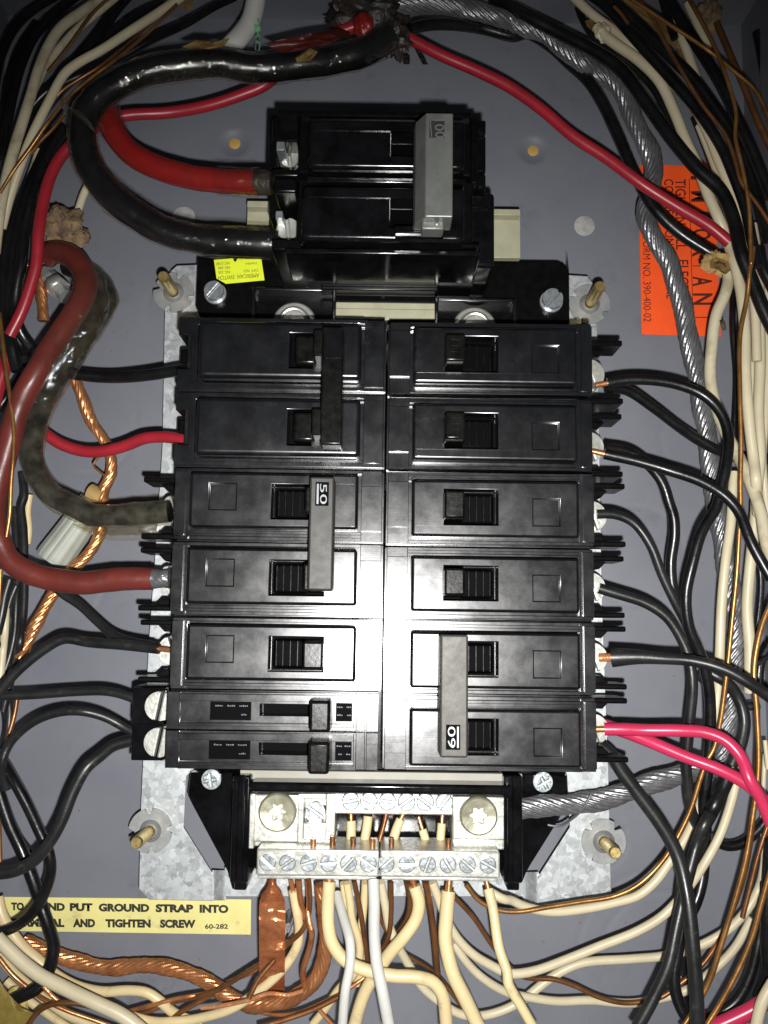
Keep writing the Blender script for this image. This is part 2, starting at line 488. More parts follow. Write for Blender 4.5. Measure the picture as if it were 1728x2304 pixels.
def smooth_path(pts, step):
    """Catmull-Rom through points with arrays (u, v, h)"""
    q = [pts[0]]
    for k in range(1, len(pts)):
        if math.dist(pts[k][:2], q[-1][:2]) < 15 and k < len(pts) - 1: continue
        q.append(pts[k])
    k = 1
    while k < len(q) - 1:      # no doubling back where two readings of the same stretch meet
        a = (q[k][0] - q[k - 1][0], q[k][1] - q[k - 1][1]); c = (q[k + 1][0] - q[k][0], q[k + 1][1] - q[k][1])
        if (a[0] * c[0] + a[1] * c[1]) < 0 and min(math.hypot(*a), math.hypot(*c)) < 30: q.pop(k if k > 1 else k + 0)
        else: k += 1
    p = np.array(q, float)
    p = np.vstack([2 * p[0] - p[1], p, 2 * p[-1] - p[-2]])
    out = []
    for i in range(1, len(p) - 2):
        L = np.linalg.norm((p[i + 1] - p[i])[:2])
        n = max(2, int(L / step))
        # centripetal
        t = [0.0]
        for k in range(3):
            t.append(t[-1] + max(1e-3, np.linalg.norm(p[i + k] - p[i + k - 1])) ** .5)
        for k in range(n):
            q = t[1] + (t[2] - t[1]) * k / n
            A1 = (t[1] - q) / (t[1] - t[0]) * p[i - 1] + (q - t[0]) / (t[1] - t[0]) * p[i]
            A2 = (t[2] - q) / (t[2] - t[1]) * p[i] + (q - t[1]) / (t[2] - t[1]) * p[i + 1]
            A3 = (t[3] - q) / (t[3] - t[2]) * p[i + 1] + (q - t[2]) / (t[3] - t[2]) * p[i + 2]
            B1 = (t[2] - q) / (t[2] - t[0]) * A1 + (q - t[0]) / (t[2] - t[0]) * A2
            B2 = (t[3] - q) / (t[3] - t[1]) * A2 + (q - t[1]) / (t[3] - t[1]) * A3
            out.append((t[2] - q) / (t[2] - t[1]) * B1 + (q - t[1]) / (t[2] - t[1]) * B2)
    out.append(p[-2])
    out = np.array(out)
    n = max(1, int(26 / step)); kn = np.exp(-(np.arange(-n, n + 1) / (n * .5)) ** 2); kn /= kn.sum()
    if len(out) > 2 * n + 3:
        sm = np.stack([np.convolve(np.pad(out[:, c], n, mode='edge'), kn, mode='valid') for c in range(out.shape[1])], 1)
        e = np.minimum(np.arange(len(out)), np.arange(len(out))[::-1])
        wgt = np.clip(e / n, 0, 1)[:, None]
        out = out * (1 - wgt) + sm * wgt
    return out


def sweep(mb, path, rad, n=12, lobes=0, lobe_amp=.15, twist=0.0, caps=True, wob=0.0, seed=0, flat=1.0):
    """path: list of world cm points, rad: scalar or list"""
    path = [Vector(p) for p in path]
    m = len(path)
    rad = [rad] * m if not hasattr(rad, '__len__') else rad
    T = []
    for i in range(m):
        T.append((path[min(i + 1, m - 1)] - path[max(i - 1, 0)]).normalized())
    e = T[0].cross(Vector((0, 1, 0)))
    if e.length < .1: e = T[0].cross(Vector((1, 0, 0)))
    e.normalize()
    bm = mb.bm; rings = []; ln = 0.0
    for i in range(m):
        if i: ln += (path[i] - path[i - 1]).length
        e = (e - T[i] * e.dot(T[i])).normalized()
        f = T[i].cross(e)
        ring = []
        for k in range(n):
            a = 2 * math.pi * k / n
            r = rad[i]
            if lobes:
                ph = lobes * (a + twist * ln) / 2
                r = r * (1 - lobe_amp + lobe_amp * abs(math.cos(ph)) ** .6 + .0) * (1 + .05 * math.sin(2 * a + twist * ln * 2 + seed))
            c = math.cos(a) * r; s_ = math.sin(a) * r * flat
            p = path[i] + e * c + f * s_
            if wob:
                w = noise.noise(Vector((p.x * 1.3 + seed, p.y * 1.3, p.z * 1.3))) * wob + noise.noise(Vector((p.x * 4 + seed, p.y * 4, p.z * 4))) * wob * .4
                p += (e * math.cos(a) + f * math.sin(a)) * w
            ring.append(bm.verts.new(p))
        rings.append(ring)
    for i in range(m - 1):
        for k in range(n):
            j = (k + 1) % n
            fc = bm.faces.new([rings[i][k], rings[i][j], rings[i + 1][j], rings[i + 1][k]]); fc.smooth = True
    if caps:
        bm.faces.new(rings[0][::-1]); bm.faces.new(rings[-1])


def blob(name, mt, c, r, label=None, cat=None, parent=None, amp=.35, fr=1.6, seed=0, sc=(1, 1, 1), sub=4):
    bm = bmesh.new()
    bmesh.ops.create_icosphere(bm, subdivisions=sub, radius=1)
    for v in bm.verts:
        d = v.co.normalized()
        q = 1 + amp * noise.noise(d * fr + Vector((seed, seed * 2, 0))) + amp * .5 * noise.noise(d * fr * 3 + Vector((seed, 0, 5))) + amp * .25 * noise.noise(d * fr * 8)
        v.co = Vector((d.x * sc[0], d.y * sc[1], d.z * sc[2])) * r * q + Vector(c)
    for f in bm.faces: f.smooth = True
    mb = MB(); mb.bm.free(); mb.bm = bm
    o = mb.build(name, mt, parent, origin=None if parent is not None else c, auto=60)
    if parent is None: tag(o, label, cat)
    return o


def text(name, s, quad, h, mt, parent, bold=0.0, crop=None, thick=0.0):
    """flat lettering fitted into the photo quad TL,TR,BR,BL (reading direction TL->TR) at height h"""
    cu = bpy.data.curves.new('t', 'FONT'); cu.body = s; cu.size = 1; cu.offset = bold; cu.resolution_u = 3
    ob = bpy.data.objects.new('t', cu); C.objects.link(ob)
    dg = bpy.context.evaluated_depsgraph_get()
    me = bpy.data.meshes.new_from_object(ob.evaluated_get(dg))
    bpy.data.objects.remove(ob); bpy.data.curves.remove(cu)
    co = [v.co.copy() for v in me.vertices]
    x0 = min(c.x for c in co); x1 = max(c.x for c in co); y0 = min(c.y for c in co); y1 = max(c.y for c in co)
    q = [W(u, v, h) for u, v in quad]
    org = Vector(parent['org'])
    for v, c in zip(me.vertices, co):
        a = (c.x - x0) / (x1 - x0); b = (y1 - c.y) / (y1 - y0)
        X = (1 - b) * ((1 - a) * q[0][0] + a * q[1][0]) + b * ((1 - a) * q[3][0] + a * q[2][0])
        Z = (1 - b) * ((1 - a) * q[0][1] + a * q[1][1]) + b * ((1 - a) * q[3][1] + a * q[2][1])
        v.co = (Vector((X, -h, Z)) - org) * S
    me.name = name
    me.materials.clear(); me.materials.append(mt)
    o = bpy.data.objects.new(name, me); C.objects.link(o); o.parent = parent
    if thick:
        md = o.modifiers.new('raise', 'SOLIDIFY'); md.thickness = thick * S; md.offset = 0
    return o
# ---------------------------------------------------------------- the enclosure (back panel and folded walls)
enc = empty('panel_enclosure', 'grey painted steel enclosure box around the breakers and wires', 'metal box', (0, 0, 0))
XL, XR, ZB, ZT, HB = W(-55, 1100, 0)[0], W(1668, 90, 0)[0], W(864, 2345, 0)[1], W(864, 47, 0)[1], 11.0
b = MB()
nx, nz_ = 90, 120
bm = b.bm
grid = {}
dim = [(P(528, 322, 0), .62), (P(1200, 338, 0), .62)]
rings = [(P(400, 700, 0), 1.35), (P(1338, 1885, 0), 1.25), (P(1500, 2165, 0), 2.6), (P(1500, 2165, 0), 3.5), (P(150, 2290, 0), 2.4),
         (P(170, 1330, 0), 1.1), (P(1590, 990, 0), 1.9), (P(200, 960, 0), 2.0), (P(1430, 1250, 0), 2.0)]
xs = list(np.linspace(XL, XR, 260)); zs = list(np.linspace(ZB, ZT, 360))


def panel_h(x, z):
    h = .035 * noise.noise(Vector((x * .11, z * .11, 3)))
    for (c, r) in dim:
        d = math.hypot(x - c[0], z - c[2])
        h -= .16 * max(0, 1 - (d / r) ** 2) ** .8 if d < r else 0
    for (c, r) in rings:
        d = abs(math.hypot(x - c[0], z - c[2]) - r)
        h -= .028 * math.exp(-(d / .05) ** 2)
    return h


vv = [[bm.verts.new((x, -panel_h(x, z), z)) for z in zs] for x in xs]
for i in range(len(xs) - 1):
    for j in range(len(zs) - 1):
        f = bm.faces.new([vv[i][j], vv[i + 1][j], vv[i + 1][j + 1], vv[i][j + 1]]); f.smooth = True
b.build('back_panel', M['paint'], enc)
b = MB(); b.box(XL - .15, XR + .15, ZT, ZT + .15, -.2, HB, bev=.02); b.build('top_wall', M['paint'], enc)
b = MB(); b.box(XL - .15, XR + .15, ZB - .15, ZB, -.2, HB, bev=.02); b.build('bottom_wall', M['paint'], enc)
b = MB(); b.box(XL - .15, XL, ZB, ZT, -.2, HB, bev=.02); b.build('left_wall', M['paint'], enc)
b = MB(); b.box(XR, XR + .15, ZB, ZT, -.2, HB, bev=.02); b.build('right_wall', M['paint'], enc)
for (u, v) in ((528, 322), (1200, 338)):
    x, z = W(u, v, -.1)
    b = MB(); b.lathe(x, z, [(.25, -.25), (.25, -.13), (.22, -.115)], n=24); b.build('hole_plug', M['plug'], enc)
for (u, v, r) in ((413, 490, .50), (1315, 508, .44)):
    x, z = W(u, v, .03)
    b = MB(); b.lathe(x, z, [(r, -.05), (r, .030), (r * .96, .038)], n=32); b.build('knockout_disc', M['kogrey'], enc)
# lint and specks on the back panel
b = MB()
rnd = random.Random(5)
spots = [(380, 585), (300, 725), (254, 745), (284, 747), (248, 790), (1306, 2078), (1408, 2078), (1326, 2290), (217, 2290), (1420, 985),
         (1570, 960), (1440, 1150), (527, 250), (300, 1000), (1450, 1130), (1406, 430), (1160, 620)] + [(rnd.uniform(150, 1600), rnd.uniform(100, 2290)) for _ in range(60)]
for (u, v) in spots:
    x, z = W(u, v, .05); r = rnd.uniform(.03, .07)
    pts = [(x + r * rnd.uniform(.4, 1.3) * math.cos(a), z + r * rnd.uniform(.3, 1.2) * math.sin(a)) for a in [k * 1.05 for k in range(6)]]
    b.prism(pts, -.03, .05)
o = b.build('dust_specks', M['dust'], enc); o['kind'] = 'stuff'

# ---------------------------------------------------------------- printed labels on the back panel
lab = empty('ground_strap_label', 'long pale yellow label with ground strap instructions below the mounting plate', 'label', P(280, 2060, 0))
b = MB(); b.prism([W(u, v, .06) for u, v in ((-12, 2018), (565, 2024), (564, 2103), (-12, 2094))], .03, .055); b.build('label_paper', M['paleyellow'], lab)


def spaced(words, v0, v1, v0b, v1b, spans, h, mt, par, bold):
    """each word set in its own span so that letter spacing follows the print; slopes with the label"""
    for w, (ua, ub) in zip(words, spans):
        ta, tb = ua / 520., ub / 520.
        text('lettering', w, [(ua, v0 + (v0b - v0) * ta), (ub, v0 + (v0b - v0) * tb), (ub, v1 + (v1b - v1) * tb), (ua, v1 + (v1b - v1) * ta)], h, mt, par, bold + .02)


for words, vs, spans in ((['TO', 'BOND', 'PUT', 'GROUND', 'STRAP', 'INTO'], (2030, 2048, 2036, 2055),
                          [(25, 54), (74, 146), (157, 208), (222, 336), (350, 435), (449, 514)]),
                         (['TERMINAL', 'AND', 'TIGHTEN', 'SCREW'], (2066, 2085, 2070, 2089), [(23, 145), (164, 214), (237, 339), (360, 440)])):
    spaced(words, *vs[:2], vs[2], vs[3], spans, .058, M['ink'], lab, .04)
text('lettering', '60-282', [(461, 2079), (513, 2079), (513, 2090), (461, 2090)], .058, M['ink'], lab, .03)

lab = empty('important_notice_label', 'bright orange IMPORTANT notice label behind the aluminium cable', 'label', P(1525, 560, 0))
b = MB(); b.prism([W(u, v, .06) for u, v in ((1436, 372), (1500, 371), (1540, 373), (1603, 363), (1612, 520), (1622, 757), (1444, 752))], .03, .055)
b.build('label_paper', M['orange'], lab)


def vtext(s, u0, u1, v0, v1, tilt=.012, bold=.01):
    # reads downwards, letter tops to the right
    d = (v1 - v0) * tilt
    text('lettering', s, [(u1, v0), (u1 + d, v1), (u0 + d, v1), (u0, v0)], .058, M['brownink'], lab, bold)


for ch, v0, v1 in zip('IMPORTANT', (396, 430, 476, 515, 554, 595, 622, 660, 710), (404, 454, 496, 540, 578, 602, 644, 686, 718)):
    k = (v0 - 396) * .02
    vtext(ch, 1554 + k, 1598 + k, v0, v1, 0.0, .025)
vtext('TIGHTEN  ALL', 1519, 1543, 403, 562)
vtext('ELECTRICAL', 1524, 1549, 585, 728)
vtext('CONNECTIONS', 1494, 1515, 403, 563)
vtext('ON  LINE', 1498, 1518, 590, 672)
vtext('FORM NO. 390-400-02', 1446, 1463, 534, 724, .012, .0)
b = MB(); b.prism([W(u, v, .06) for u, v in ((1550, 402), (1551.5, 402), (1561, 750), (1559.5, 750))], .05, .06); b.build('printed_rule', M['brownink'], lab)

# ---------------------------------------------------------------- galvanized mounting plate
pl = empty('mounting_plate', 'spangled galvanized steel mounting plate behind the breakers', 'metal plate', P(864, 2000, 1.3))
HP = 1.6
b = MB()
b.pprism('Z 372,640 385,608 398,597 470,594 470,1700 417,1745 411,1862 474,1962 480,1966 480,2028 335,2025 312,2000 318,1800 335,1450 353,1200 366,1000 370,760', HP - .15, HP, bev=.03, seg=2)
b.pprism('Z 1262,617 1323,621 1342,648 1344,780 1354,1360 1368,1730 1376,2015 1371,2036 1210,2036 1207,1968 1216,1968 1284,1862 1278,1745 1262,1700', HP - .15, HP, bev=.03, seg=2)
b.pprism('Z 470,596 1262,619 1262,760 470,740', HP - .15, HP - .004)
b.build('plate', M['galv'], pl)
b = MB(); b.pprism('Z 505,1952 1178,1957 1180,2018 505,2018', HP - .55, HP - .40, bev=.03, seg=2); b.build('plate_strip', M['galv'], pl)
for (ua, ub, va, vb) in ((478, 508, 1958, 2026), (1176, 1212, 1962, 2034)):
    b = MB()
    n = 12
    fo = lambda t: HP - .5 * (1 - math.cos(math.pi * (t if ua < 800 else 1 - t))) / 2
    g_ = []
    for i in range(n + 1):
        t = i / n
        u = ua + (ub - ua) * t
        g_.append([P(u, va, fo(t)), P(u, vb, fo(t)), P(u, vb, fo(t) - .12), P(u, va, fo(t) - .12)])
    vs_ = [b.bm.verts.new(p) for r_ in g_ for p in r_]
    for i in range(n):
        for k in range(4):
            f_ = b.bm.faces.new([vs_[i * 4 + k], vs_[i * 4 + (k + 1) % 4], vs_[(i + 1) * 4 + (k + 1) % 4], vs_[(i + 1) * 4 + k]]); f_.smooth = True
    b.bm.faces.new(vs_[:4]); b.bm.faces.new(vs_[-4:])
    b.build('plate_fold', M['galv'], pl)

# ---------------------------------------------------------------- studs and notched speed washers
for (ub, vb, ut, vt, wx, ang, where) in ((392, 660, 371, 628, .98, .5, 'upper left'), (1325, 686, 1347, 645, 1.0, .2, 'upper right'),
                                         (340, 1868, 308, 1893, .98, -.7, 'lower left'), (1357, 1892, 1379, 1912, .98, .05, 'lower right')):
    x, z = W(ub, vb, HP)
    t = empty('threaded_stud', 'yellowish threaded stud with notched washer at the %s corner of the mounting plate' % where, 'stud',
              (x, -HP, z), 'studs at the corners of the mounting plate')
    b = MB(); pts = []
    n = 96
    R_ = .82
    for i in range(n):
        a = 2 * math.pi * i / n
        k = (a - ang) % (math.pi / 2)
        r = R_ if abs(k - math.pi / 4) > .13 else R_ * .72
        pts.append((x + r * math.cos(a), z + r * math.sin(a)))
    b.prism(pts, HP + .02, HP + .12, bev=.025)
    b.lathe(x, z, [(.42, HP + .1), (.38, HP + .22), (.28, HP + .30), (.25, HP + .2)], n=36)
    b.build('notched_washer', M['washer'], t)
    # stud tip: the photo pixel of the tip fixes its lean
    hb, ht = HP - .6, 3.75
    tipx, tipz = W(ut, vt, ht)
    b = MB()
    path = []; rad = []
    N_ = 60
    for i in range(N_ + 1):
        s_ = i / N_
        h = hb + (ht - hb) * s_
        path.append((x + (tipx - x) * max(0, (h - HP) / (ht - HP)) * .5, -h, z + (tipz - z) * max(0, (h - HP) / (ht - HP)) * .5))
        rad.append(.215 + (.012 if i % 3 == 0 else 0) if s_ < .97 else .18)
    sweep(b, path, rad, n=20)
    b.build('stud', M['brass'], t)

# ---------------------------------------------------------------- black carrier (bus insulator) with legs
ca = empty('bus_carrier', 'glossy black plastic carrier plate holding the breakers', 'plastic carrier', P(864, 700, 2.9))
b = MB()
HC = 3.0
z0, z1 = W(860, 745, HC)[1], W(860, 587, HC)[1]
xl, xr = W(441, 650, HC)[0], W(1281, 660, HC)[0]
pts = [(xl, z1), (xl, z0 + .9), (xl + .2, z0 + .45), (xl + .5, z0), (xr, z0), (xr, z1 - .35)]
for k in range(7):
    a = math.pi / 2 * k / 6
    pts.append((xr - .4 + .4 * math.cos(a), z1 - .4 + .4 * math.sin(a)))
b.prism(pts, 1.65, HC, bev=.06, seg=2)
b.box(-5.6, 5.7, W(864, 1735, 2)[1], z0 + .2, 1.65, 2.3, bev=.05)
b.build('carrier_plate', M['matblack'], ca)
for (u0, u1, v0) in ((566, 756, 650), (978, 1162, 668)):
    b = MB(); w = .14
    x0 = W(u0, 690, HC + .5)[0]; x1 = W(u1, 690, HC + .5)[0]; zt = W(860, v0, HC + .5)[1]; zb = zt - 1.6
    b.box(x0, x0 + w, zb, zt, HC - .05, HC + .55, bev=.06, seg=3)
    b.box(x1 - w, x1, zb, zt, HC - .05, HC + .55, bev=.06, seg=3)
    b.box(x0 + w - .02, x1 - w + .02, zt - w, zt, HC - .05, HC + .55, bev=.06, seg=3)
    b.build('terminal_surround', M['black'], ca)
for (u, v, a, r) in ((482, 655, .9, .43), (1243, 673, .85, .45)):
    x, z = W(u, v, HC + .3)
    b = MB(); b.lathe(x, z, [(r, HC), (r, HC + .06), (r * .98, HC + .1)], n=40)
    slotted(b, x, z, HC + .08, HC + .42, r * .86, a, slot=.18)
    b.build('hex_washer_screw', M['zinc'], ca)
for (u, v) in ((661, 724), (1069, 735)):
    x, z = W(u, v, HC + .4)
    b = MB(); b.lathe(x, z, [(.84, HC - .1), (.84, HC + .20), (.78, HC + .27), (.64, HC + .30), (.60, HC + .42), (.52, HC + .48), (.46, HC + .46), (.40, HC + .52)], n=48)
    b.build('bus_terminal_nut', M['tin'], ca)
b = MB(); b.pbox(752, 681, 980, 717, 2.2, 3.12, bev=.03); b.pbox(752, 695, 980, 719, 2.2, 3.3, bev=.03); b.build('bus_bar_strip', M['olive'], ca)
# lower legs, cross bar and web plates
b = MB(); b.pbox(561, 1764, 1152, 1787, 3.2, 4.6, bev=.12, seg=3); b.build('cross_bar', M['glossblack'], ca)
b = MB(); b.pbox(540, 1737, 1175, 1764, 3.4, 3.7, bev=.02); b.build('beige_shelf', M['greige'], ca)
for nm, spec in (('left', 'Z 428,1738 422,1790 434,1812 505,1938 512,1960 522,2000 528,2003 528,1738'), ('right', 'Z 1276,1745 1278,1800 1262,1836 1190,1945 1176,1985 1168,1985 1168,1740')):
    b = MB(); b.pprism(spec, 1.9, 2.4, bev=.05, seg=2); b.build('web_plate', M['glossblack'], ca)
for (u0, u1) in ((520, 561), (1134, 1176)):
    b = MB(); b.pbox(u0, 1745, u1, 1988, 2.0, 4.2, bev=.08, seg=3)
    b.pbox(u0 + 7, 1980, u1 - 7, 2004, 2.3, 3.9, bev=.06)
    b.pbox(u0 + (12 if u0 < 800 else 8), 1745, u1 - (12 if u0 < 800 else 20), 1988, 4.1, 4.35, bev=.06)
    b.build('support_leg', M['glossblack'], ca)
for (u, v, a) in ((473, 1756, .2), (1224, 1762, .5)):
    x, z = W(u, v, 2.7)
    b = MB(); b.lathe(x, z, [(.36, 2.3), (.36, 2.5)], n=28); phillips(b, x, z, 2.5, 2.75, .25, a); b.build('phillips_screw', M['zinc'], ca)

# beige rail behind the main breaker
b = MB(); b.pbox(556, 454, 640, 512, 1.5, 2.0, bev=.03); b.pbox(556, 452, 640, 466, 1.5, 2.45, bev=.03)
b.pbox(1100, 472, 1171, 580, 1.5, 2.0, bev=.03); b.pbox(1100, 470, 1171, 484, 1.5, 2.45, bev=.03)
b.box(*[W(630, 490, 1.8)[0], W(1110, 490, 1.8)[0]], W(860, 575, 1.8)[1], W(860, 462, 1.8)[1], 1.4, 1.9, bev=.02)
o = b.build('support_rail', M['olive'], None, origin=P(864, 500, 1.5))
tag(o, 'beige painted steel rail sticking out either side of the main breaker', 'rail')

# small yellow sticker on the carrier
lab = empty('switch_sticker', 'small fluorescent yellow sticker upside down on the black carrier plate', 'sticker', P(535, 610, HC))
b = MB(); b.prism([W(u, v, HC + .04) for u, v in ((481, 584), (524, 581), (527, 588), (531, 588), (534, 581), (588, 583), (595, 630), (508, 638), (487, 626))], HC + .002, HC + .02)
b.build('label_paper', M['yellow'], lab)
HS = HC + .024


def ud(s, ua, va, ub, vb, hgt, bold=.0):
    # upside-down text: starts at right (ua) and runs left to (ub); hgt in photo px
    text('lettering', s, [(ua, va), (ub, vb), (ub, vb - hgt), (ua, va - hgt)], HS, M['ink'], lab, bold)


ud('AMERICAN  SWITCH', 583, 624, 491, 630, 9)
ud('CAT. NO.', 581, 611, 547, 613, 6)
ud('NC-320', 517, 615, 491, 616, 6)
ud('NC-390', 517, 605, 491, 606, 6)
ud('TWIN', 579, 594, 553, 596, 5)
ud('NC-2100', 516, 595, 487, 597, 6)
# ---------------------------------------------------------------- branch breakers
SEAM = [W(864, v, 6.2)[1] for v in (715, 885, 1055, 1225, 1392, 1560, 1737)]
ROWZ = [(SEAM[i] + SEAM[i + 1]) / 2 for i in range(6)]
SZ = [(SEAM[i] - SEAM[i + 1]) / 2.53 for i in range(6)]
SXR = [(W(1331 + 13 * (i + .5) / 6, 731 + 169 * (i + .5), 6.1)[0] - .03) / 6.96 for i in range(6)]
SXL = [-(W(402 - 21 * (i + .5) / 6, 719 + 169 * (i + .5), 6.1)[0] - .03) / 6.96 for i in range(6)]

PW = 2.53
HBODY, HFACE = 6.05, 6.62


def breaker_case(mb, big=False, oz=0.0):
    """outward along +x from the split line, front towards the room"""
    if not big:
        HB = HBODY - .1
        xs = [.03, .10, .78, .86, 6.38, 6.48, 6.60, 6.96]
        zs = [-1.255, -1.21, -1.10, -1.02, -.66, .86, .90, 1.0, 1.10, 1.21, 1.255]

        def f(x, z):
            if abs(z) > 1.21: return HB - .5
            if x < .10: return HB - .25
            if x < .78: return HB + .16 if -.66 < z < .86 else (HB + .02 if z < 0 else HB - .06)
            if x > 6.60: return HB + .14 if abs(z) < 1.10 else HB
            if x > 6.48: return HB + .02
            if z < -1.10: return HB + .10
            if z > 1.10: return HB - .04
            if z > .90 and z < 1.0: return HB + .02
            if z > 1.0: return HB + .09
            return HB - .12
        hf(mb, xs, [z + oz for z in zs], lambda x, z: f(x, z - oz), 2.4, off=.022)
        m2 = MB()
        xs = [.88, 1.12, 1.94, 3.70, 4.84, 5.72, 6.20, 6.36]
        zs = [-1.0, -.82, -.66, -.62, .27, .55, .70, .86]

        def g_(x, z):
            if 1.94 < x < 3.70 and -.62 < z < .55: return HFACE - 1.1
            if 4.84 < x < 5.72 and -.62 < z < .27: return HFACE - .045
            if z < -.66 and x > 1.12 and x < 6.2: return HFACE - .0
            return HFACE
        hf(m2, xs, [z + oz for z in zs], lambda x, z: g_(x, z - oz), HB - .3, off=.022, rim=(HFACE, .10))
        m2.box(1.0, 6.3, oz - .668, oz - .655, HFACE - .1, HFACE + .012, bev=0)
        return m2
    else:
        xs = [.03, .10, .72, .80, 2.44, 3.18, 6.20, 6.30, 6.50, 6.96]
        zs = [-1.255, -1.2, -1.1, -.92, -.62, -.56, .60, .95, 1.12, 1.2, 1.255]

        def f(x, z):
            if x < .10: return HBODY - .04
            if abs(z) > 1.2: return HBODY - .12
            if x < .72: return HBODY + .05 if abs(z) < .9 else HBODY
            if x < .80: return HBODY - .04
            if x < 6.20:
                if -.92 < z < .95:
                    if 2.44 < x < 3.18 and -.56 < z < .60: return HFACE - 1.0
                    return HFACE
                return HBODY + (.04 if abs(z) > 1.1 else -.04)
            if x < 6.30: return HBODY - .03
            if x > 6.50 and -.56 < z < .60: return HBODY - .9
            return HBODY + .03
    hf(mb, xs, [z + oz for z in zs], lambda x, z: f(x, z - oz), 2.4)


def knob(mb, oz=0.0, x0=1.86, x1=2.60):
    # toggle with slanted shoulders rising out of the opening
    for (a, c_, h0, h1, t) in ((x0, x1, 5.3, 7.35, .05),):
        mb.box(a, c_, -.52 + oz, .46 + oz, h0, h1, bev=.07, seg=3, taper=t)
    for xr_ in (2.78, 3.02, 3.26, 3.48):
        mb.box(xr_, xr_ + .05, oz - .47, oz + .40, 5.8, 6.12, bev=.015, seg=1)
    for dz in (-.18, .02, .22):
        mb.box(x0 + .22, x0 + .52, oz + dz, oz + dz + .05, h1 - .02, h1 + .012, bev=0)


def make_breaker(label, group, poles=1, big=False, tie=None, knobs=True):
    t = empty('circuit_breaker', label, 'circuit breaker', (0, 0, 0), group)
    for k in range(poles):
        oz = (k - (poles - 1) / 2) * PW
        b = MB(); m2 = breaker_case(b, big, oz); b.build('case', M['black'], t); m2.build('raised_face', M['black'], t)
        b = MB()
        if not big:
            b2 = MB(); b2.box(1.95, 3.69, -.61 + oz, .54 + oz, 5.0, HBODY - .18, bev=0); b2.box(2.5, 3.62, -.54 + oz, .48 + oz, 5.1, 6.05, bev=.12, seg=3); b2.build('slot_shade_fill', M['void'], t)  # dark fill colours shade into the opening and over the toggle slope
        if big:
            b.box(1.9, 2.46, -.4 + oz, .42 + oz, 5.2, 7.0, bev=.05)
            b.box(2.44, 3.2, -.5 + oz, .5 + oz, 5.2, 5.7, bev=.1)
        else:
            knob(b, oz)
        o = b.build('toggle', M['handle'], t)
        # outer barrier fins and the terminal screw between them
        if not big:
            for dz in (-1.02, 1.02):
                b = MB()
                b.box(6.5, 8.42, oz + dz - .10, oz + dz + .10, 3.1, 4.5, bev=.06, seg=3)
                b.prism([(6.5, oz + dz - .08 * np.sign(dz)), (7.95, oz + dz - .08 * np.sign(dz)), (7.7, oz + dz - .34 * np.sign(dz)), (6.5, oz + dz - .34 * np.sign(dz))], 3.0, 3.9, bev=.03)
                b.build('barrier_fin', M['matblack'], t)
            b = MB()
            b.box(6.6, 7.6, -.62 + oz, .62 + oz, 2.6, 3.2, bev=.05)
            slotted(b, 7.30, oz - .02, 3.2, 4.15, .54, 1.9)
            b.build('terminal_screw', M['tin'], t)
    return t


def tie_bar(t, mt, x0, x1, z0, z1, h0, h1, cav=.10, name='handle_tie', par_h=8.0):
    b = MB()
    b.box(x0, x1, z0, z1, h0, h1, bev=.07, seg=3)
    return b.build(name, mt, t)


# right column, rows one to four: one source and three copies
g = 'single pole breakers of the right column'
src = make_breaker('single pole black breaker, topmost of the right column under the black carrier', g)
names = ['single pole black breaker in the right column, second from the top',
         'single pole black breaker in the right column, third from the top',
         'single pole black breaker in the right column, just above the tied pair']
rr = random.Random(3)
for i in range(4):
    o = src if i == 0 else copy_tree(src)
    if i: o['label'] = names[i - 1]
    o.location = (.03 * S, 0, ROWZ[i] * S); o.scale = (SXR[i], 1, SZ[i])
    o.rotation_euler = ((.006, -.010, .008, -.004)[i], 0, (-.004, .010, -.006, .012)[i])
# left column row five
o = copy_tree(src); o['label'] = 'single pole black breaker in the left column with the brightest flash glare'
o['group'] = 'breakers of the left column'
o.location = (.03 * S, 0, ROWZ[4] * S); o.scale = (SXL[4], 1, SZ[4]); o.rotation_euler = (.004, math.pi, .016)

# right column, tied pair at the bottom
t = make_breaker('two pole breaker with grey handle tie marked 60 at the bottom right', 'two pole breakers', 2)
zc = (SEAM[4] + SEAM[6]) / 2; sc2 = (SXR[4], (SZ[4] + SZ[5]) / 2)
x0 = (W(990, 1567, 8.0)[0] - .03) / sc2[0]; x1 = (W(1053, 1567, 8.0)[0] - .03) / sc2[0]
za = (W(1020, 1429, 8.0)[1] - zc) / sc2[1]; zb = (W(1020, 1706, 8.0)[1] - zc) / sc2[1]
tb = tie_bar(t, M['tie60'], x0, x1, zb, za, 6.9, 8.0)
t.location = (.03 * S, 0, zc * S); t.scale = (sc2[0], 1, sc2[1]); t.rotation_euler = (-.006, 0, .004)


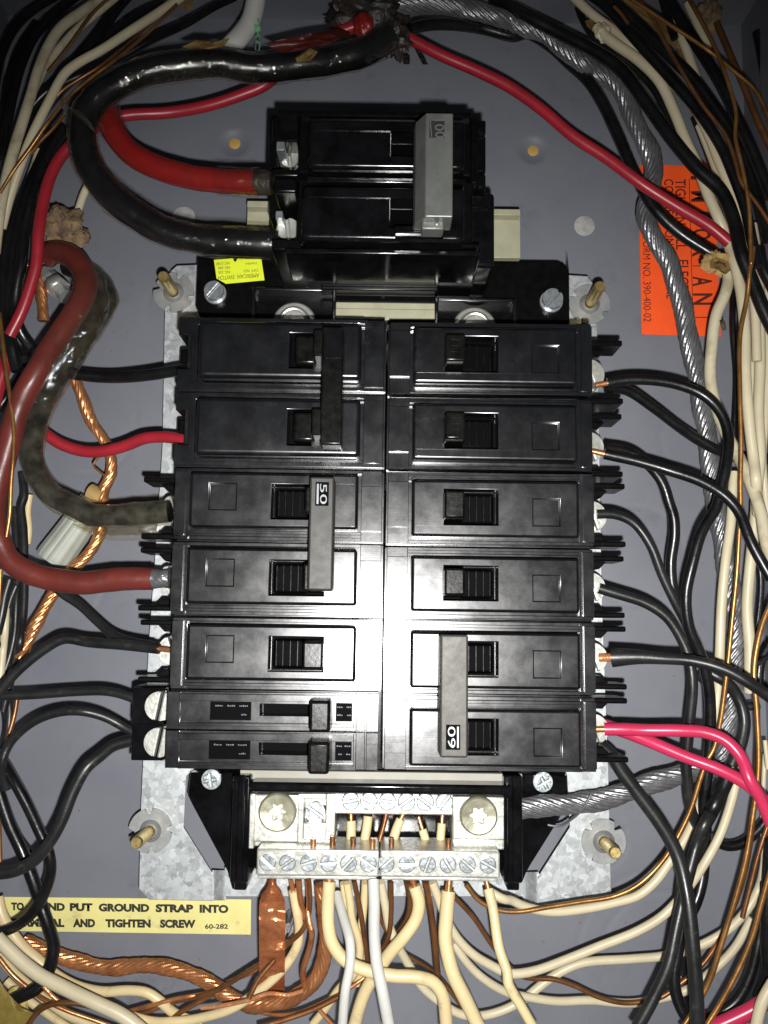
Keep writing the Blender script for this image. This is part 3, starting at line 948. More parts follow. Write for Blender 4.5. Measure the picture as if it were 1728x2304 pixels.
def numerals(parent, s, u0, u1, v0, v1, h, loc, cw=True, flip=False, sc=(1, 1)):
    """sunk dark window with raised worn numerals on a handle tie; photo pixel box u0..u1, v0..v1"""
    x0, z1 = W(u0, v0, h); x1, z0 = W(u1, v1, h)
    if flip:
        X0, X1, Z0, Z1 = -(x1 - loc[0]), -(x0 - loc[0]), -(z1 - loc[2]), -(z0 - loc[2])
    else:
        X0, X1, Z0, Z1 = x0 - loc[0], x1 - loc[0], z0 - loc[2], z1 - loc[2]
    X0, X1, Z0, Z1 = X0 / sc[0], X1 / sc[0], Z0 / sc[1], Z1 / sc[1]
    b = MB(); b.box(X0, X1, Z0, Z1, h - .1, h + .006, bev=0); b.build('number_window', M['void'], parent)
    tq = empty('tmp', None, None, (0, 0, 0))
    m_ = (u1 - u0) * .13; mv = (v1 - v0) * .08
    if cw: quad = [(u1 - m_, v0 + mv), (u1 - m_, v1 - mv), (u0 + m_ * 2.6, v1 - mv), (u0 + m_ * 2.6, v0 + mv)]
    else: quad = [(u0 + m_, v1 - mv), (u0 + m_, v0 + mv), (u1 - m_ * 2.6, v0 + mv), (u1 - m_ * 2.6, v1 - mv)]
    o = text('numerals', s, quad, h + .012, M['chrome_ink'], tq, .0)
    for v in o.data.vertices:
        x, y, z = v.co
        x -= loc[0] * S; z -= loc[2] * S
        if flip: x, z = -x, -z
        v.co = (x / sc[0], y, z / sc[1])
    o.parent = parent
    bpy.data.objects.remove(tq)
    bu = (u0 + m_ * .8, u0 + m_ * 1.7) if cw else (u1 - m_ * 1.7, u1 - m_ * .8)
    xa, za_ = W(bu[0], v0 + mv, h); xb, zb_ = W(bu[1], v1 - mv, h)
    if flip: xa, xb, za_, zb_ = -(xa - loc[0]), -(xb - loc[0]), -(za_ - loc[2]), -(zb_ - loc[2])
    else: xa, xb, za_, zb_ = xa - loc[0], xb - loc[0], za_ - loc[2], zb_ - loc[2]
    b = MB(); b.box(xa / sc[0], xb / sc[0], zb_ / sc[1], za_ / sc[1], h, h + .015, bev=0); b.build('underline', M['chrome_ink'], parent)


numerals(t, '60', 1003, 1035, 1631, 1688, 8.0, (.03, 0, zc), cw=False, sc=sc2)

# left column, tied pair marked 50 (rows three and four)
t = make_breaker('two pole breaker with dark handle tie marked 50 in the left column', 'two pole breakers', 2)
zc = (SEAM[2] + SEAM[4]) / 2; sc2 = (SXL[2], (SZ[2] + SZ[3]) / 2)
x0 = -(W(749, 1200, 8.0)[0] - .03) / sc2[0]; x1 = -(W(693, 1200, 8.0)[0] - .03) / sc2[0]
za = -(W(720, 1072, 8.0)[1] - zc) / sc2[1]; zb = -(W(720, 1328, 8.0)[1] - zc) / sc2[1]
tie_bar(t, M['tie50'], x0, x1, za, zb, 6.9, 8.0)
numerals(t, '50', 709, 738, 1084, 1138, 8.0, (.03, 0, zc), cw=True, flip=True, sc=sc2)
t.location = (.03 * S, 0, zc * S); t.scale = (sc2[0], 1, sc2[1]); t.rotation_euler = (-.006, math.pi, .012)

# left column, top pair with rounded raised faces and black tie
t = empty('circuit_breaker', 'two pole breaker with rounded faces and black handle tie, topmost on the left', 'circuit breaker', (0, 0, 0), 'two pole breakers')
zc = (SEAM[0] + SEAM[2]) / 2; sc2 = (SXL[0], (SZ[0] + SZ[1]) / 2)
for k in (0, 1):
    oz = (k - .5) * PW
    b = MB()
    xs = [.03, .10, .74, 6.30, 6.52, 6.74, 6.96]
    zs = [-1.255, -1.2, -1.08, -.98, -.80, -.55, .62, .80, .98, 1.02, 1.08, 1.2, 1.255]
    xs = [.03, .10, .74, 1.0, 5.9, 6.30, 6.52, 6.74, 6.96]

    def f(x, z, oz=oz):
        z -= oz
        if 1.0 < x < 5.9 and abs(z) < .8: return HBODY - .8
        if .74 < x < 6.3 and abs(z) < .98: return HBODY - .14
        if abs(z) > 1.2: return HBODY - .16
        if x < .10: return HBODY - .05
        if x < .74: return HBODY + (.06 if -1.08 < z < 1.02 else 0)
        if abs(z) > 1.08 and x < 6.3: return HBODY + .06
        if x > 6.74 and -.55 < z < .62: return HBODY - 2.4
        if x > 6.52 and -.55 < z < .62: return HBODY - .5
        return HBODY - .02
    hf(b, xs, [z + oz for z in zs], f, 2.4)
    b.build('case', M['black'], t)
    # rounded raised face with the opening cut through: built as four slabs round the opening
    b = MB()
    xa, xb = .84, 6.18; z_0, z_1 = -.95 + oz, .93 + oz
    ox0, ox1, oz0, oz1 = 2.42, 3.20, -.62 + oz, .56 + oz

    def rr_pts(x0, x1, z0, z1, r, corners):
        pts = []
        for (cx, cz, a0, on) in ((x1 - r, z1 - r, 0, corners[0]), (x0 + r, z1 - r, 90, corners[1]), (x0 + r, z0 + r, 180, corners[2]), (x1 - r, z0 + r, 270, corners[3])):
            if on:
                for q in range(7):
                    a = math.radians(a0 + 15 * q); pts.append((cx + r * math.cos(a), cz + r * math.sin(a)))
            else:
                a = math.radians(a0 + 45); pts.append((cx + r * (1 if math.cos(a) > 0 else -1), cz + r * (1 if math.sin(a) > 0 else -1)))
        return pts
    sx0, sx1 = 2.42, 3.20
    hf(b, [xa, xa + .3, sx0, sx1, xb - .3, xb], [z_0, z_0 + .28, oz0, oz1, z_1 - .28, z_1],
       lambda x, z: HFACE - .9 if (sx0 < x < sx1 and oz0 < z < oz1) else HFACE + .04, HBODY - .2, off=.02, rim=(HFACE + .04, .15))
    b.build('raised_face', M['black'], t, auto=50)
    b = MB()
    rd = random.Random(k + 3)
    x_ = xa + .25
    while x_ < xb - .3:
        dx = rd.uniform(.1, .4); w_ = rd.uniform(.012, .035)
        b.box(x_, x_ + dx, z_1 - .05 - w_, z_1 - .045, HFACE - .09, HFACE - .045, bev=0); x_ += dx + rd.uniform(0, .05)
    b.build('dust_line', M['dustline'], t)['kind'] = 'stuff'
    b = MB(); b.box(sx0 + .01, sx1 - .01, oz0 + .01, oz1 - .01, HFACE - 1.2, HFACE - .88, bev=0)
    b.build('slot_shade_fill', M['void'], t)
    b = MB(); b.box(1.55, 2.35, oz - .45, oz + .4, 6.0, 7.6, bev=.06); b.box(2.3, 3.0, oz - .5, oz + .45, 6.2, 6.75, bev=.1, seg=3)
    b.build('toggle', M['handle'], t)
for k in (0, 1):
    oz = (k - .5) * PW
    b = MB(); b.box(6.9, 7.35, oz - .75, oz + .75, 3.0, 4.0, bev=.1, seg=3); b.build('barrier_fin', M['matblack'], t)
x0 = (W(722, 868, 8.0)[0] - .03) / sc2[0]; x1 = (W(770, 868, 8.0)[0] - .03) / sc2[0]
za = (W(745, 735, 8.0)[1] - zc) / sc2[1]; zb = (W(745, 1000, 8.0)[1] - zc) / sc2[1]
b = MB(); b.box(x0, x1, zb, za, 6.7, 8.0, bev=.06, seg=3)
b2 = b.build('handle_tie', M['handle'], t)
b = MB(); b.box(x0 + .12, x1 - .03, za - 1.0, za - .1, 7.9, 8.02, bev=.008, seg=1)
b.build('number_window', M['glossblack'], t)
for ch in list(t.children):     # built outward to +x; mirror into place on the left (name window and tie are already placed)
    if ch.name.split('.')[0] in ('handle_tie', 'number_window'): continue
    for v in ch.data.vertices: v.co.x = -v.co.x
    ch.data.flip_normals()
t.location = (.03 * S, 0, zc * S); t.scale = (sc2[0], 1, sc2[1]); t.rotation_euler = (.006, 0, .008)

# left column, two slim breakers at the bottom
for k, (zc, lb) in enumerate(((SEAM[5] * .75 + SEAM[6] * .25, 'upper of the two at the bottom left'), (SEAM[5] * .25 + SEAM[6] * .75, 'lowest of the left column'))):
    t = empty('circuit_breaker', 'slim half height black breaker with printed windows, ' + lb, 'circuit breaker', (0, 0, 0), 'slim half height breakers')
    b = MB()
    xs = [.12, .55, .62, .90, 1.00, 3.28, 4.20, 4.9, 5.35, 6.45, 6.62, 7.12]
    xs = [.12, .50, .56, .84, .92, 2.35, 4.02, 6.62, 6.74, 7.06]
    zs = [-.63, -.60, -.47, -.38, -.15, .24, .34, .55, .60, .63]

    def f(x, z):
        if abs(z) > .60: return HBODY - .45
        if x < .50: return HBODY + (.04 if z < .24 else .12)
        if x < .56: return HBODY - .05
        if .84 < x < 6.62:
            if .92 < x and -.38 < z < .34:
                if 2.35 < x < 4.02 and -.15 < z < .24: return HBODY - .9
                return HBODY + .05
            if -.47 < z < .55 and x > .92: return HBODY + .30
            return HBODY + .16 if z < .34 else HBODY + .06
        return HBODY + (.0 if x < .84 else .08)
    hf(b, xs, zs, f, 2.4)
    b.build('case', M['black'], t)
    b = MB(); b.box(2.36, 4.0, -.14, .23, 5.0, HBODY - .86, bev=0); b.build('slot_shade_fill', M['void'], t)
    b = MB(); b.box(1.60, 2.36, -.56, .52, 5.4, 7.5, bev=.10, seg=3, taper=.05); b.build('toggle', M['handle'], t)
    for (a, c_, marks) in ((.98, 1.62 - .1, [(1.02, 1.2, .16), (1.3, 1.48, .16), (1.02, 1.18, -.1), (1.3, 1.46, -.1)]),
                           (4.3, 5.65, [(4.42, 4.72, .16), (4.84, 5.12, .16), (5.24, 5.52, .16), (4.45, 4.66, -.12)])):
        b = MB(); b.box(a, c_, -.30, .30, HBODY, HBODY + .055, bev=0); w = b.build('print_window', M['void'], t)
        b = MB()
        rk = random.Random(int(a * 10) + k)
        for (m0, m1, mz) in marks:
            x = m0
            while x < m1 - .03:
                dx = rk.uniform(.03, .06); b.box(x, x + dx, mz - .02, mz + rk.uniform(.01, .03), HBODY + .05, HBODY + .06, bev=0); x += dx + .02
        b.build('print_marks', M['pale_ink'], w)
    # boxed terminal with a big round screw at the outer end
    b = MB()
    b.box(6.9, 8.62, -.66, .66, 2.6, 4.2, bev=.06)
    b.box(7.5, 8.62, -.66, .62, 4.1, 4.45, bev=.05)
    b.build('terminal_box', M['glossblack'], t)
    b = MB(); slotted(b, 7.62, 0, 4.0, 4.0 + .75, .50, 1.75, slot=.2); b.lathe(7.62, 0, [(.52, 4.0), (.52, 4.42)], n=36)
    b.build('terminal_screw', M['tin'], t)
    for ch in list(t.children) + [g_ for c_ in t.children for g_ in c_.children]:
        for v in ch.data.vertices: v.co.x = -v.co.x
        ch.data.flip_normals()
    t.location = ((.03) * S, 0, zc * S); t.scale = (SXL[5], 1, SZ[5]); t.rotation_euler = (-.012 + .02 * k, 0, .018 - .006 * k)

# a breaker that sits slightly askew turns about its own face, not about the back panel
for o in list(C.objects):
    if o.name.startswith('circuit_breaker'):
        rx, ry, rz = o.rotation_euler
        o.location.x -= rz * 6.4 * S
        o.location.z += (-rx if abs(ry) > 1 else rx) * 6.4 * S

# ---------------------------------------------------------------- main breaker
mbk = empty('main_breaker', 'large black two pole main breaker with silver handle tie marked 100', 'circuit breaker', P(850, 420, 4))
GB = M['glossblack']
b = MB()
b.pbox(672, 256, 1060, 394, 2.6, 7.0, bev=.08, seg=3); b.pbox(668, 404, 1064, 556, 2.6, 7.0, bev=.08, seg=3)
b.pbox(610, 262, 680, 556, 2.6, 4.3, bev=.05)
b.pbox(612, 262, 672, 318, 2.6, 6.7, bev=.06, seg=2)
b.pbox(624, 250, 1062, 262, 2.6, 7.2, bev=.05, seg=2)
b.pbox(650, 392, 1066, 406, 5, 6.6, bev=.03)
b.pbox(604, 258, 626, 380, 2.6, 6.2, bev=.06); b.pbox(612, 380, 672, 396, 2.6, 7.3, bev=.06, seg=3); b.pbox(616, 400, 668, 432, 2.6, 7.2, bev=.08, seg=3); b.pbox(606, 436, 640, 488, 2.6, 5.6, bev=.06); b.pbox(612, 538, 676, 562, 2.6, 7.2, bev=.06, seg=2)
b.pbox(1060, 262, 1076, 412, 2.6, 6.9, bev=.05, seg=2); b.pbox(1074, 270, 1093, 300, 2.6, 6.6, bev=.05, seg=2); b.pbox(1074, 306, 1093, 386, 2.6, 6.4, bev=.05, seg=2); b.pbox(1074, 392, 1093, 422, 2.6, 6.6, bev=.05, seg=2)
b.build('case', M['matblack'], mbk)
for (va, vb, ua, ub) in ((268, 378, 692, 1046), (418, 540, 682, 1046)):
    x0, x1 = W(ua, 330, 7.85)[0], W(ub, 330, 7.85)[0]; z1, z0 = W(864, va, 7.85)[1], W(864, vb, 7.85)[1]
    ox0, ox1 = W(878, 330, 7.85)[0], W(945, 330, 7.85)[0]
    xs_ = [x0, x0 + .3, ox0, ox1, x1 - .3, x1]; zs_ = [z0, z0 + .32, z0 + .42, z1 - .42, z1 - .3, z1]
    b = MB()
    hf(b, xs_, zs_, lambda x, z: 7.02 if (ox0 < x < ox1 and z0 + .42 < z < z1 - .42) else (7.85 if z > z1 - .42 or z < z0 + .42 or x > ox1 else 7.80), 6.6, off=.02, rim=(7.85, .17))
    b.build('raised_face', GB, mbk)
    b = MB(); b.box(ox0 + .02, ox1 - .02, z0 + .44, z1 - .44, 6.6, 7.04, bev=0); b.build('slot_shade_fill', M['void'], mbk)
for (va, vb, ua, ub, hh) in ((382, 391, 672, 1044, 7.25), (397, 412, 690, 1050, 7.35), (545, 554, 690, 1080, 7.3), (560, 572, 640, 1080, 7.5)):
    b = MB(); b.pbox(ua, va, ub, vb, 5.0, hh, bev=.07, seg=3); b.build('moulded_ridge', GB, mbk)
# right shoulder, lower base and its underside ribs
b = MB(); b.pbox(1050, 432, 1113, 600, 2.6, 5.9, bev=.15, seg=3); b.pbox(1060, 446, 1102, 468, 5.7, 6.1, bev=.04); b.build('right_shoulder', GB, mbk)
b = MB()
x0, x1 = W(622, 590, 6.5)[0], W(1080, 590, 6.5)[0]
zt = W(850, 560, 7.3)[1]
b.box(x0, x1, zt - .03, zt + .3, 2.6, 6.6, bev=.03)
b.box(W(722, 645, 3.9)[0], W(986, 645, 3.9)[0], zt - .16, zt, 3.3, 3.9, bev=.05, seg=3)
b.box(x0 + 1.7, x0 + 2.5, zt - .10, zt, 5.4, 6.0, bev=.04, seg=3)
b.box(x0 + .2, x1 - .2, zt - .08, zt, 6.7, 6.95, bev=.03, seg=2)
b.build('base', M['matblack'], mbk)
b = MB()
for u in (745, 981):
    xx = W(u, 590, 6)[0]; b.box(xx - .09, xx + .09, zt - .07, zt, 4.8, 6.6, bev=.02)
xx = W(862, 665, 4)[0]; b.box(xx - .07, xx + .07, zt - .08, zt, 2.7, 3.3, bev=.02)
b.build('moulding_rib', M['tie50'], mbk)
for (u, v, r) in ((652, 358, .34), (648, 517, .40)):
    x, z = W(u, v, 5.8)
    b = MB(); slotted(b, x, z, 4.6, 5.9, r, 1.7, slot=.25); b.lathe(x + .05, z, [(r * 1.25, 4.4), (r * 1.25, 5.6), (r * 1.1, 5.7)], n=32)
    b.build('lug_screw', M['tin'], mbk)
b = MB(); b.pbox(622, 318, 640, 338, 5, 6.75, bev=.03); b.build('lug_clip', M['zinc'], mbk); b = MB(); b.pbox(620, 474, 636, 492, 5, 6.5, bev=.03); b.build('lug_clip', M['zinc'], mbk)
# handle tie: folded sheet with a nose
HT = 9.3
x0 = W(958, 370, HT)[0]; x1 = W(1019, 370, HT)[0]; xw = W(934, 370, 8.6)[0]
z1 = W(985, 254, HT)[1]; z0 = W(985, 488, HT)[1]
b = MB()
prof = [(x0, HT), (x1, HT), (x1, 8.3), (xw - .05, 8.3), (xw, 8.75)]
n = len(prof)
vs = [(x, -h, z1) for x, h in prof] + [(x, -h, z0) for x, h in prof]
b._add(vs, [tuple(range(n)), tuple(range(2 * n - 1, n - 1, -1))] + [(i, n + i, n + (i + 1) % n, (i + 1) % n) for i in range(n)])
bmesh.ops.bevel(b.bm, geom=list(b.bm.edges), offset=.04, segments=2, profile=.5, affect='EDGES')
b.box(x0 - .1, x1 - .25, z0 - .25, z0 + .05, 8.3, 8.95, bev=.06, seg=2)
b.build('handle_tie', M['tie100'], mbk)
b = MB(); b.lathe((x0 + x1) / 2 - .05, z0 - .12, [(.09, 8.9), (.09, 9.0), (.05, 9.06), (.01, 9.08)], n=16); b.build('rivet', M['tin'], mbk)
b = MB(); b.pbox(888, 508, 1000, 524, 7.8, 8.3, bev=.04); b.build('tie_saddle', GB, mbk)
loc = [0, 0, 0]
b = MB(); b.pbox(966, 272, 1000, 310, HT - .05, HT + .005, bev=0); b.build('number_window', M['tie50'], mbk)
text('numerals', '100', [(998, 268), (1001, 310), (980, 311), (977, 269)], HT + .012, M['chrome_ink'], mbk, .0)
b = MB(); b.prism([W(u, v, HT) for u, v in ((967, 272), (969, 272), (972, 308), (970, 308))], HT, HT + .012); b.build('underline', M['chrome_ink'], mbk)

# ---------------------------------------------------------------- neutral bar
nb = empty('neutral_bar', 'tin plated neutral terminal bar with two rows of screws below the breakers', 'terminal bar', P(850, 1850, 3))
b = MB()
HU = 4.0
b.pbox(571, 1788, 672, 1895, 2.4, HU, bev=.05); b.pbox(566, 1885, 757, 1906, 2.4, HU - .3, bev=.05)
b.pbox(752, 1786, 1020, 1833, 2.8, HU - .1, bev=.05)
b.pbox(1018, 1793, 1142, 1890, 2.4, HU, bev=.05); b.pbox(1018, 1886, 1142, 1912, 2.4, HU - .3, bev=.05)
b.pbox(560, 1786, 573, 1910, 2.2, HU + .15, bev=.04)
# small lug with the sunk square pocket
b.pbox(670, 1786, 683, 1890, 2.4, HU - .05, bev=.03); b.pbox(733, 1786, 754, 1890, 2.4, HU - .05, bev=.03)
b.pbox(682, 1786, 734, 1798, 2.4, HU - .055, bev=.03); b.pbox(682, 1852, 734, 1890, 2.4, HU - .055, bev=.03); b.pbox(682, 1796, 734, 1854, 2.4, HU - .9, bev=0)
b.build('upper_bar', M['tin'], nb)
b = MB(); x, z = W(710, 1828, HU - .4); slotted(b, x, z, HU - .9, HU - .35, .35, -.6); b.build('terminal_screw', M['zinc'], nb)
for (u, v) in ((624, 1828), (1077, 1836)):
    x, z = W(u, v, HU + .2)
    b = MB(); star_ring(b, x, z, .66, HU - .3, HU + .28, .27); b.build('lug_set_screw', M['lugring'], nb)
    b = MB(); b.lathe(x, z, [(.27, HU - .3), (.27, HU - .06)], n=32); b.build('socket_floor', M['zinc'], nb)
for i, u in enumerate((789, 830, 872, 915, 957, 1000)):
    x, z = W(u, 1803 + i * .6, HU + .1)
    b = MB(); slotted(b, x, z, HU - .5, HU + .1, .31, [.2, -.5, -.1, .6, -.6, .9][i], n=14); b.build('terminal_screw', M['zinc'], nb)
b = MB(); b.pbox(750, 1828, 1020, 1912, 2.2, 2.6, bev=.03); b.build('window_backing', M['glossblack'], nb)
HLW = 4.9
for (u0, u1) in ((577, 853), (855, 1125)):
    b = MB(); d = 2 if u0 > 700 else -1
    b.pbox(u0, 1913 + d, u1, 1973 + d, 3.0, HLW, bev=.06, seg=2); b.pbox(u0 + 3, 1972 + d, u1 - 6, 1980 + d, 3.2, HLW - .5, bev=.05)
    b.build('lower_bar', M['tin'], nb)
for i, u in enumerate((602, 647, 694, 739, 784, 829, 869, 916, 962, 1008, 1052, 1098)):
    x, z = W(u, 1941 + i * .5, HLW + .1)
    b = MB(); slotted(b, x, z, HLW - .3, HLW + .12, .285, [-.7, .6, .3, .1, .8, -.6, .7, .05, 1.2, -1.0, -.7, -.5][i], n=14)
    b.build('terminal_screw', M['zinc'], nb)
b = MB(); b.pbox(1132, 1800, 1146, 1905, 2.4, HU - .3, bev=.04); b.build('end_lug', M['tin'], nb)
# ---------------------------------------------------------------- wires: photo route, half width (crop px), heights above the back panel
WIRES = []


def wire(name, label, route, hw, hs, mt, cat='wire', group=None, lobes=0, twist=0, amp=.16, tip=None, n=12, wob=.0, sleeve=None, fix=False, stiff=False):
    pts = parse(route)
    k = len(pts)
    d = [0]
    for i in range(1, k): d.append(d[-1] + math.dist(pts[i], pts[i - 1]))
    hh = np.interp([q / d[-1] for q in d], np.linspace(0, 1, len(hs)), hs)
    p = smooth_path([(u, v, h) for (u, v), h in zip(pts, hh)], 4 if lobes else 9)
    WIRES.append(dict(name=name, label=label, p=p, hw=hw * KS, mt=mt, cat=cat, group=group, lobes=lobes, twist=twist, amp=amp, tip=tip, n=n, wob=wob, sleeve=sleeve, fix=fix))


Wh, Dw, Yw, Gw, Bk, Db, Rd, Pk, Cu, Bc, Gc, Sc = (M[k] for k in ('white_w', 'dirty_w', 'yellow_w', 'grey_w', 'black_w', 'dull_w', 'red_w', 'pink_w', 'copper', 'brown_cu', 'gold_cu', 'shiny_cu'))
WW, BW, CW, RW = 'white_wire', 'black_wire', 'bare_copper_wire', 'red_wire'

# big cables ------------------------------------------------------------
wire('service_cable', 'thick black tape wrapped cable looping from the top splice into the main breaker lower lug', 'B 880,230 B 700,330 450,385 200,415 0,425 A 1400,395 1200,402 950,440 760,510 620,600 535,720 515,880 560,1040 680,1210 850,1345 1050,1450 1250,1495 1450,1508 1600,1515 1740,1515', 88, (4.5, 5, 5.6, 6, 6, 5.6, 5.6), M['black_w'], 'cable', n=24, wob=.03, sleeve=[(.0, 1.0)], fix=True)
wire('service_cable', 'bright red thick cable ending at the main breaker upper lug', 'A 640,560 660,680 710,820 800,940 950,1030 1150,1095 1400,1128 B 60,1135', 78, (4.8, 4.8, 5.2, 5.6), M['bright_red'], 'cable', n=24, wob=.02, sleeve=[(0, .22), (.8, 1)], tip=('gtape', 30), fix=True)
wire('service_cable', 'dark red thick cable curving down the left side into the marked 50 breaker', 'A 290,1600 D 330,20 450,50 520,140 530,260 440,430 330,600 220,780 130,950 70,1150 20,1350 -20,1500 G -40,120 10,280 70,370 180,440 350,485 550,500 750,478 950,475', 72, (2.6, 4.8, 5.6, 5.2, 4.8, 4.6, 4.6), M['dark_red'], 'cable', n=24, wob=.03, sleeve=None, tip=('alum', 25), fix=True)
wire('service_cable', 'thick dark cable under clear plastic wrap bending into the third left breaker', 'D 420,100 560,160 640,240 665,320 600,440 510,580 420,720 330,860 260,990 210,1150 200,1300 240,1430 330,1540 470,1610 G 560,80 700,85 850,75 1060,60', 66, (1.2, 1.8, 3.2, 4.2, 4.4, 4.6), M['black_w'], 'cable', n=24, wob=.04, sleeve=[(.04, 1.0)], fix=True)
wire('aluminium_cable', 'twisted bare aluminium strand cable running down the right side to the neutral bar', 'B 640,110 760,60 900,35 1100,25 1300,45 1500,95 1659,140 C 150,165 300,225 420,330 560,430 690,500 780,620 840,780 920,930 950,1060 930,1200 900,1340 950,1480 1030,1600 F 1080,200 1130,350 1170,560 1210,760 1250,950 1280,1120 1300,1300 1320,1450 1350,1659 I 1390,300 1440,600 1465,800 1450,1000 1430,1250 1400,1450 1360,1640 L 1220,80 1100,110 850,190 650,260 450,290 250,305 60,330', 62, (3.5, 3.2, 2.6, 2.4, 2.2, 2.2, 2.2, 2.6, 3.0, 3.0), M['alum'], 'cable', lobes=12, twist=-1.5, amp=.24, n=84, fix=True)
wire('aluminium_strand', 'single loose aluminium strand curling under the twisted aluminium cable', 'L 560,230 500,330 430,390 360,430 290,420', 8, (3.4, 2.9, 2.6), M['alum'], 'wire')
wire('copper_cable', 'twisted bare copper ground cable hanging in the left gap under the black wire', 'D 440,740 475,830 515,930 570,1080 640,1180 690,1290 690,1400 640,1510 G 640,40 620,200 560,310 450,420 330,570 240,730 170,880 130,980', 37, (2.4, 2.0, 1.8, 2.0, 2.2, 2.4), M['copper'], 'cable', lobes=10, twist=-2.0, amp=.22, n=66, fix=True)
wire('copper_cable', 'twisted bare copper ground cable crossing the bottom left below the yellow label', 'J 150,1145 300,1215 500,1275 700,1310 900,1295 1100,1320 1250,1375 1400,1470 1550,1540 K 80,1540 250,1510 400,1410 460,1280 480,1120 470,950 455,790', 44, (1.6, 1.6, 2.0, 2.6, 3.2, 4.0), M['copper'], 'cable', lobes=11, twist=1.8, amp=.24, n=72, fix=True)
wire('copper_cable', 'short stub of twisted copper behind the dark red cable at upper left', 'D 240,170 255,250 265,340 270,450', 36, (1.6, 1.4), M['copper'], 'cable', lobes=9, twist=2.0, amp=.2, n=60)

# red wires -------------------------------------------------------------
wire(RW, 'red wire from the top splice curving down the left edge', 'B 700,150 560,200 300,330 A 1659,520 1500,590 1300,655 1050,700 800,715 650,750 580,800 470,880 390,960 320,1080 265,1280 240,1450 225,1659 D 200,200 140,380 60,540', 38, (4.0, 3.6, 3.2, 4, 4.4, 4), Rd, fix=True)
wire(RW, 'red wire slanting down across the right side over the aluminium cable', 'B 980,230 1200,345 1420,440 1659,580 C 50,540 250,680 450,850 650,980 880,1150 1100,1290 1300,1410 1420,1510', 38, (4.0, 3.8, 4.0, 4.2, 4), Rd, fix=True)
wire(RW, 'short red wire entering the second breaker of the left column', 'D 180,1060 270,1140 370,1210 500,1255 620,1262 780,1225 900,1178 1050,1172 1165,1192', 37, (3.2, 3.0, 3.6, 4.4), Rd, tip='dark')
wire(RW, 'red wire at the left edge behind the bright copper wire', 'D 20,500 50,600 40,700 0,830 -40,980', 40, (2.6, 2.6), Rd)
wire('pink_wire', 'upper pink red wire from the bottom right breaker bending down', 'I 640,1412 750,1412 900,1418 1100,1420 1270,1432 1400,1485 1500,1600 L 1460,20 1540,130 1610,250 1680,420', 38, (4.2, 4.6, 5.4, 6, 6), Pk, tip='cu', group='pink wires of the bottom right breaker', fix=True)
wire('pink_wire', 'lower pink red wire from the bottom right breaker slanting to the right edge', 'I 640,1385 800,1440 950,1500 1150,1585 1350,1660 L 1350,70 1500,150 1600,230 1690,330', 38, (4.0, 4.2, 4.8, 5.2), Pk, group='pink wires of the bottom right breaker', fix=True)
wire(RW, 'thick red wire crossing the bottom right corner', 'L 1280,1700 1450,1625 1560,1570 1700,1480', 46, (4, 4.4), Pk)

# left column feeds -----------------------------------------------------
wire(BW, 'black wire reaching the topmost left breaker from under the clear wrap', 'D 430,770 500,785 700,800 900,788 1060,765 1180,745', 38, (3.2, 3.2, 4.0, 4.6), Bk, fix=True)
wire(BW, 'dark wire slanting down to the left row five breaker from under the dark red cable', 'G 330,520 400,575 500,640 600,735 720,835 830,872 960,895', 30, (3.0, 3.2, 3.8, 4.4), Db)
wire(BW, 'dark wire arching from the left edge into the left row five breaker', 'G -20,1200 60,1100 150,1010 280,910 400,848 550,870 750,885 990,912', 33, (4.2, 4.2, 4.2, 4.8), Db, tip='cu')
wire(BW, 'nearly level dark wire into the upper slim breaker', 'G -10,1205 200,1198 450,1180 650,1175 740,1190 840,1225', 28, (3.8, 3.8, 4.0), Db)
wire(BW, 'dark wire arching over into the upper slim breaker from the lower left edge', 'J 40,200 G 10,1640 60,1500 200,1370 350,1310 500,1300 650,1335 790,1410 860,1450', 28, (3.4, 3.8, 4.2, 3.6), Db)
wire(BW, 'dark wire dropping from the lower slim breaker and looping to the left edge', 'G 830,1480 780,1490 700,1515 620,1580 J 540,60 450,220 380,400 300,540 200,650 80,710 -20,722', 38, (3.6, 4.6, 4.8, 4.8, 4.4), Db, fix=True)
wire(BW, 'black wire looping over the yellow label to the left edge', 'J -20,-30 60,100 170,300 240,450 305,600 315,720 270,860 200,970 100,1050 -20,1095', 33, (3.6, 3.6, 3.8, 3.4, 3.2), Bk)
wire(BW, 'thicker black wire hanging down across the yellow label into the bottom bundle', 'J -20,180 60,420 130,570 200,750 260,930 310,1080 335,1180 305,1320 240,1430 100,1500 0,1560', 38, (3.0, 3.2, 3.2, 2.8, 2.6), Bk)
wire('loose_copper_loop', 'thin loose copper strand beside the hanging copper cable', 'D 620,1290 580,1340 585,1380 650,1410', 7, (2.1, 2.0), Bc)

# left bundle -----------------------------------------------------------
wire(WW, 'dusty white wire of the upper left corner, thickest and leftmost', 'A 660,-40 560,40 380,170 300,290 240,430 190,600 140,760 80,950 30,1150 -10,1400 D -30,20', 34, (3.4, 4, 4.6, 5, 5), Dw, fix=True)
wire(WW, 'dusty white wire just right of the thickest one at upper left', 'A 720,-20 600,80 460,200 330,350 270,440 190,600', 27, (2.8, 3, 3.4), Dw)
wire(WW, 'white wire slanting from the top edge down to the left edge', 'A 1130,-20 1000,70 800,200 640,305 480,395 400,460 310,620 220,800 130,1020 60,1230 10,1420', 30, (3.4, 4.2, 4.6, 4.6, 4), Wh, fix=True)
wire(WW, 'short white wire seen between dark wires under the red wire at left', 'A 240,930 210,1030 180,1120', 22, (2.2, 2.2), Dw)
wire(WW, 'white wire peeking out between the black cable and the tan putty', 'A 560,1130 520,1210 480,1330 440,1430', 26, (1.6, 1.6), Wh)
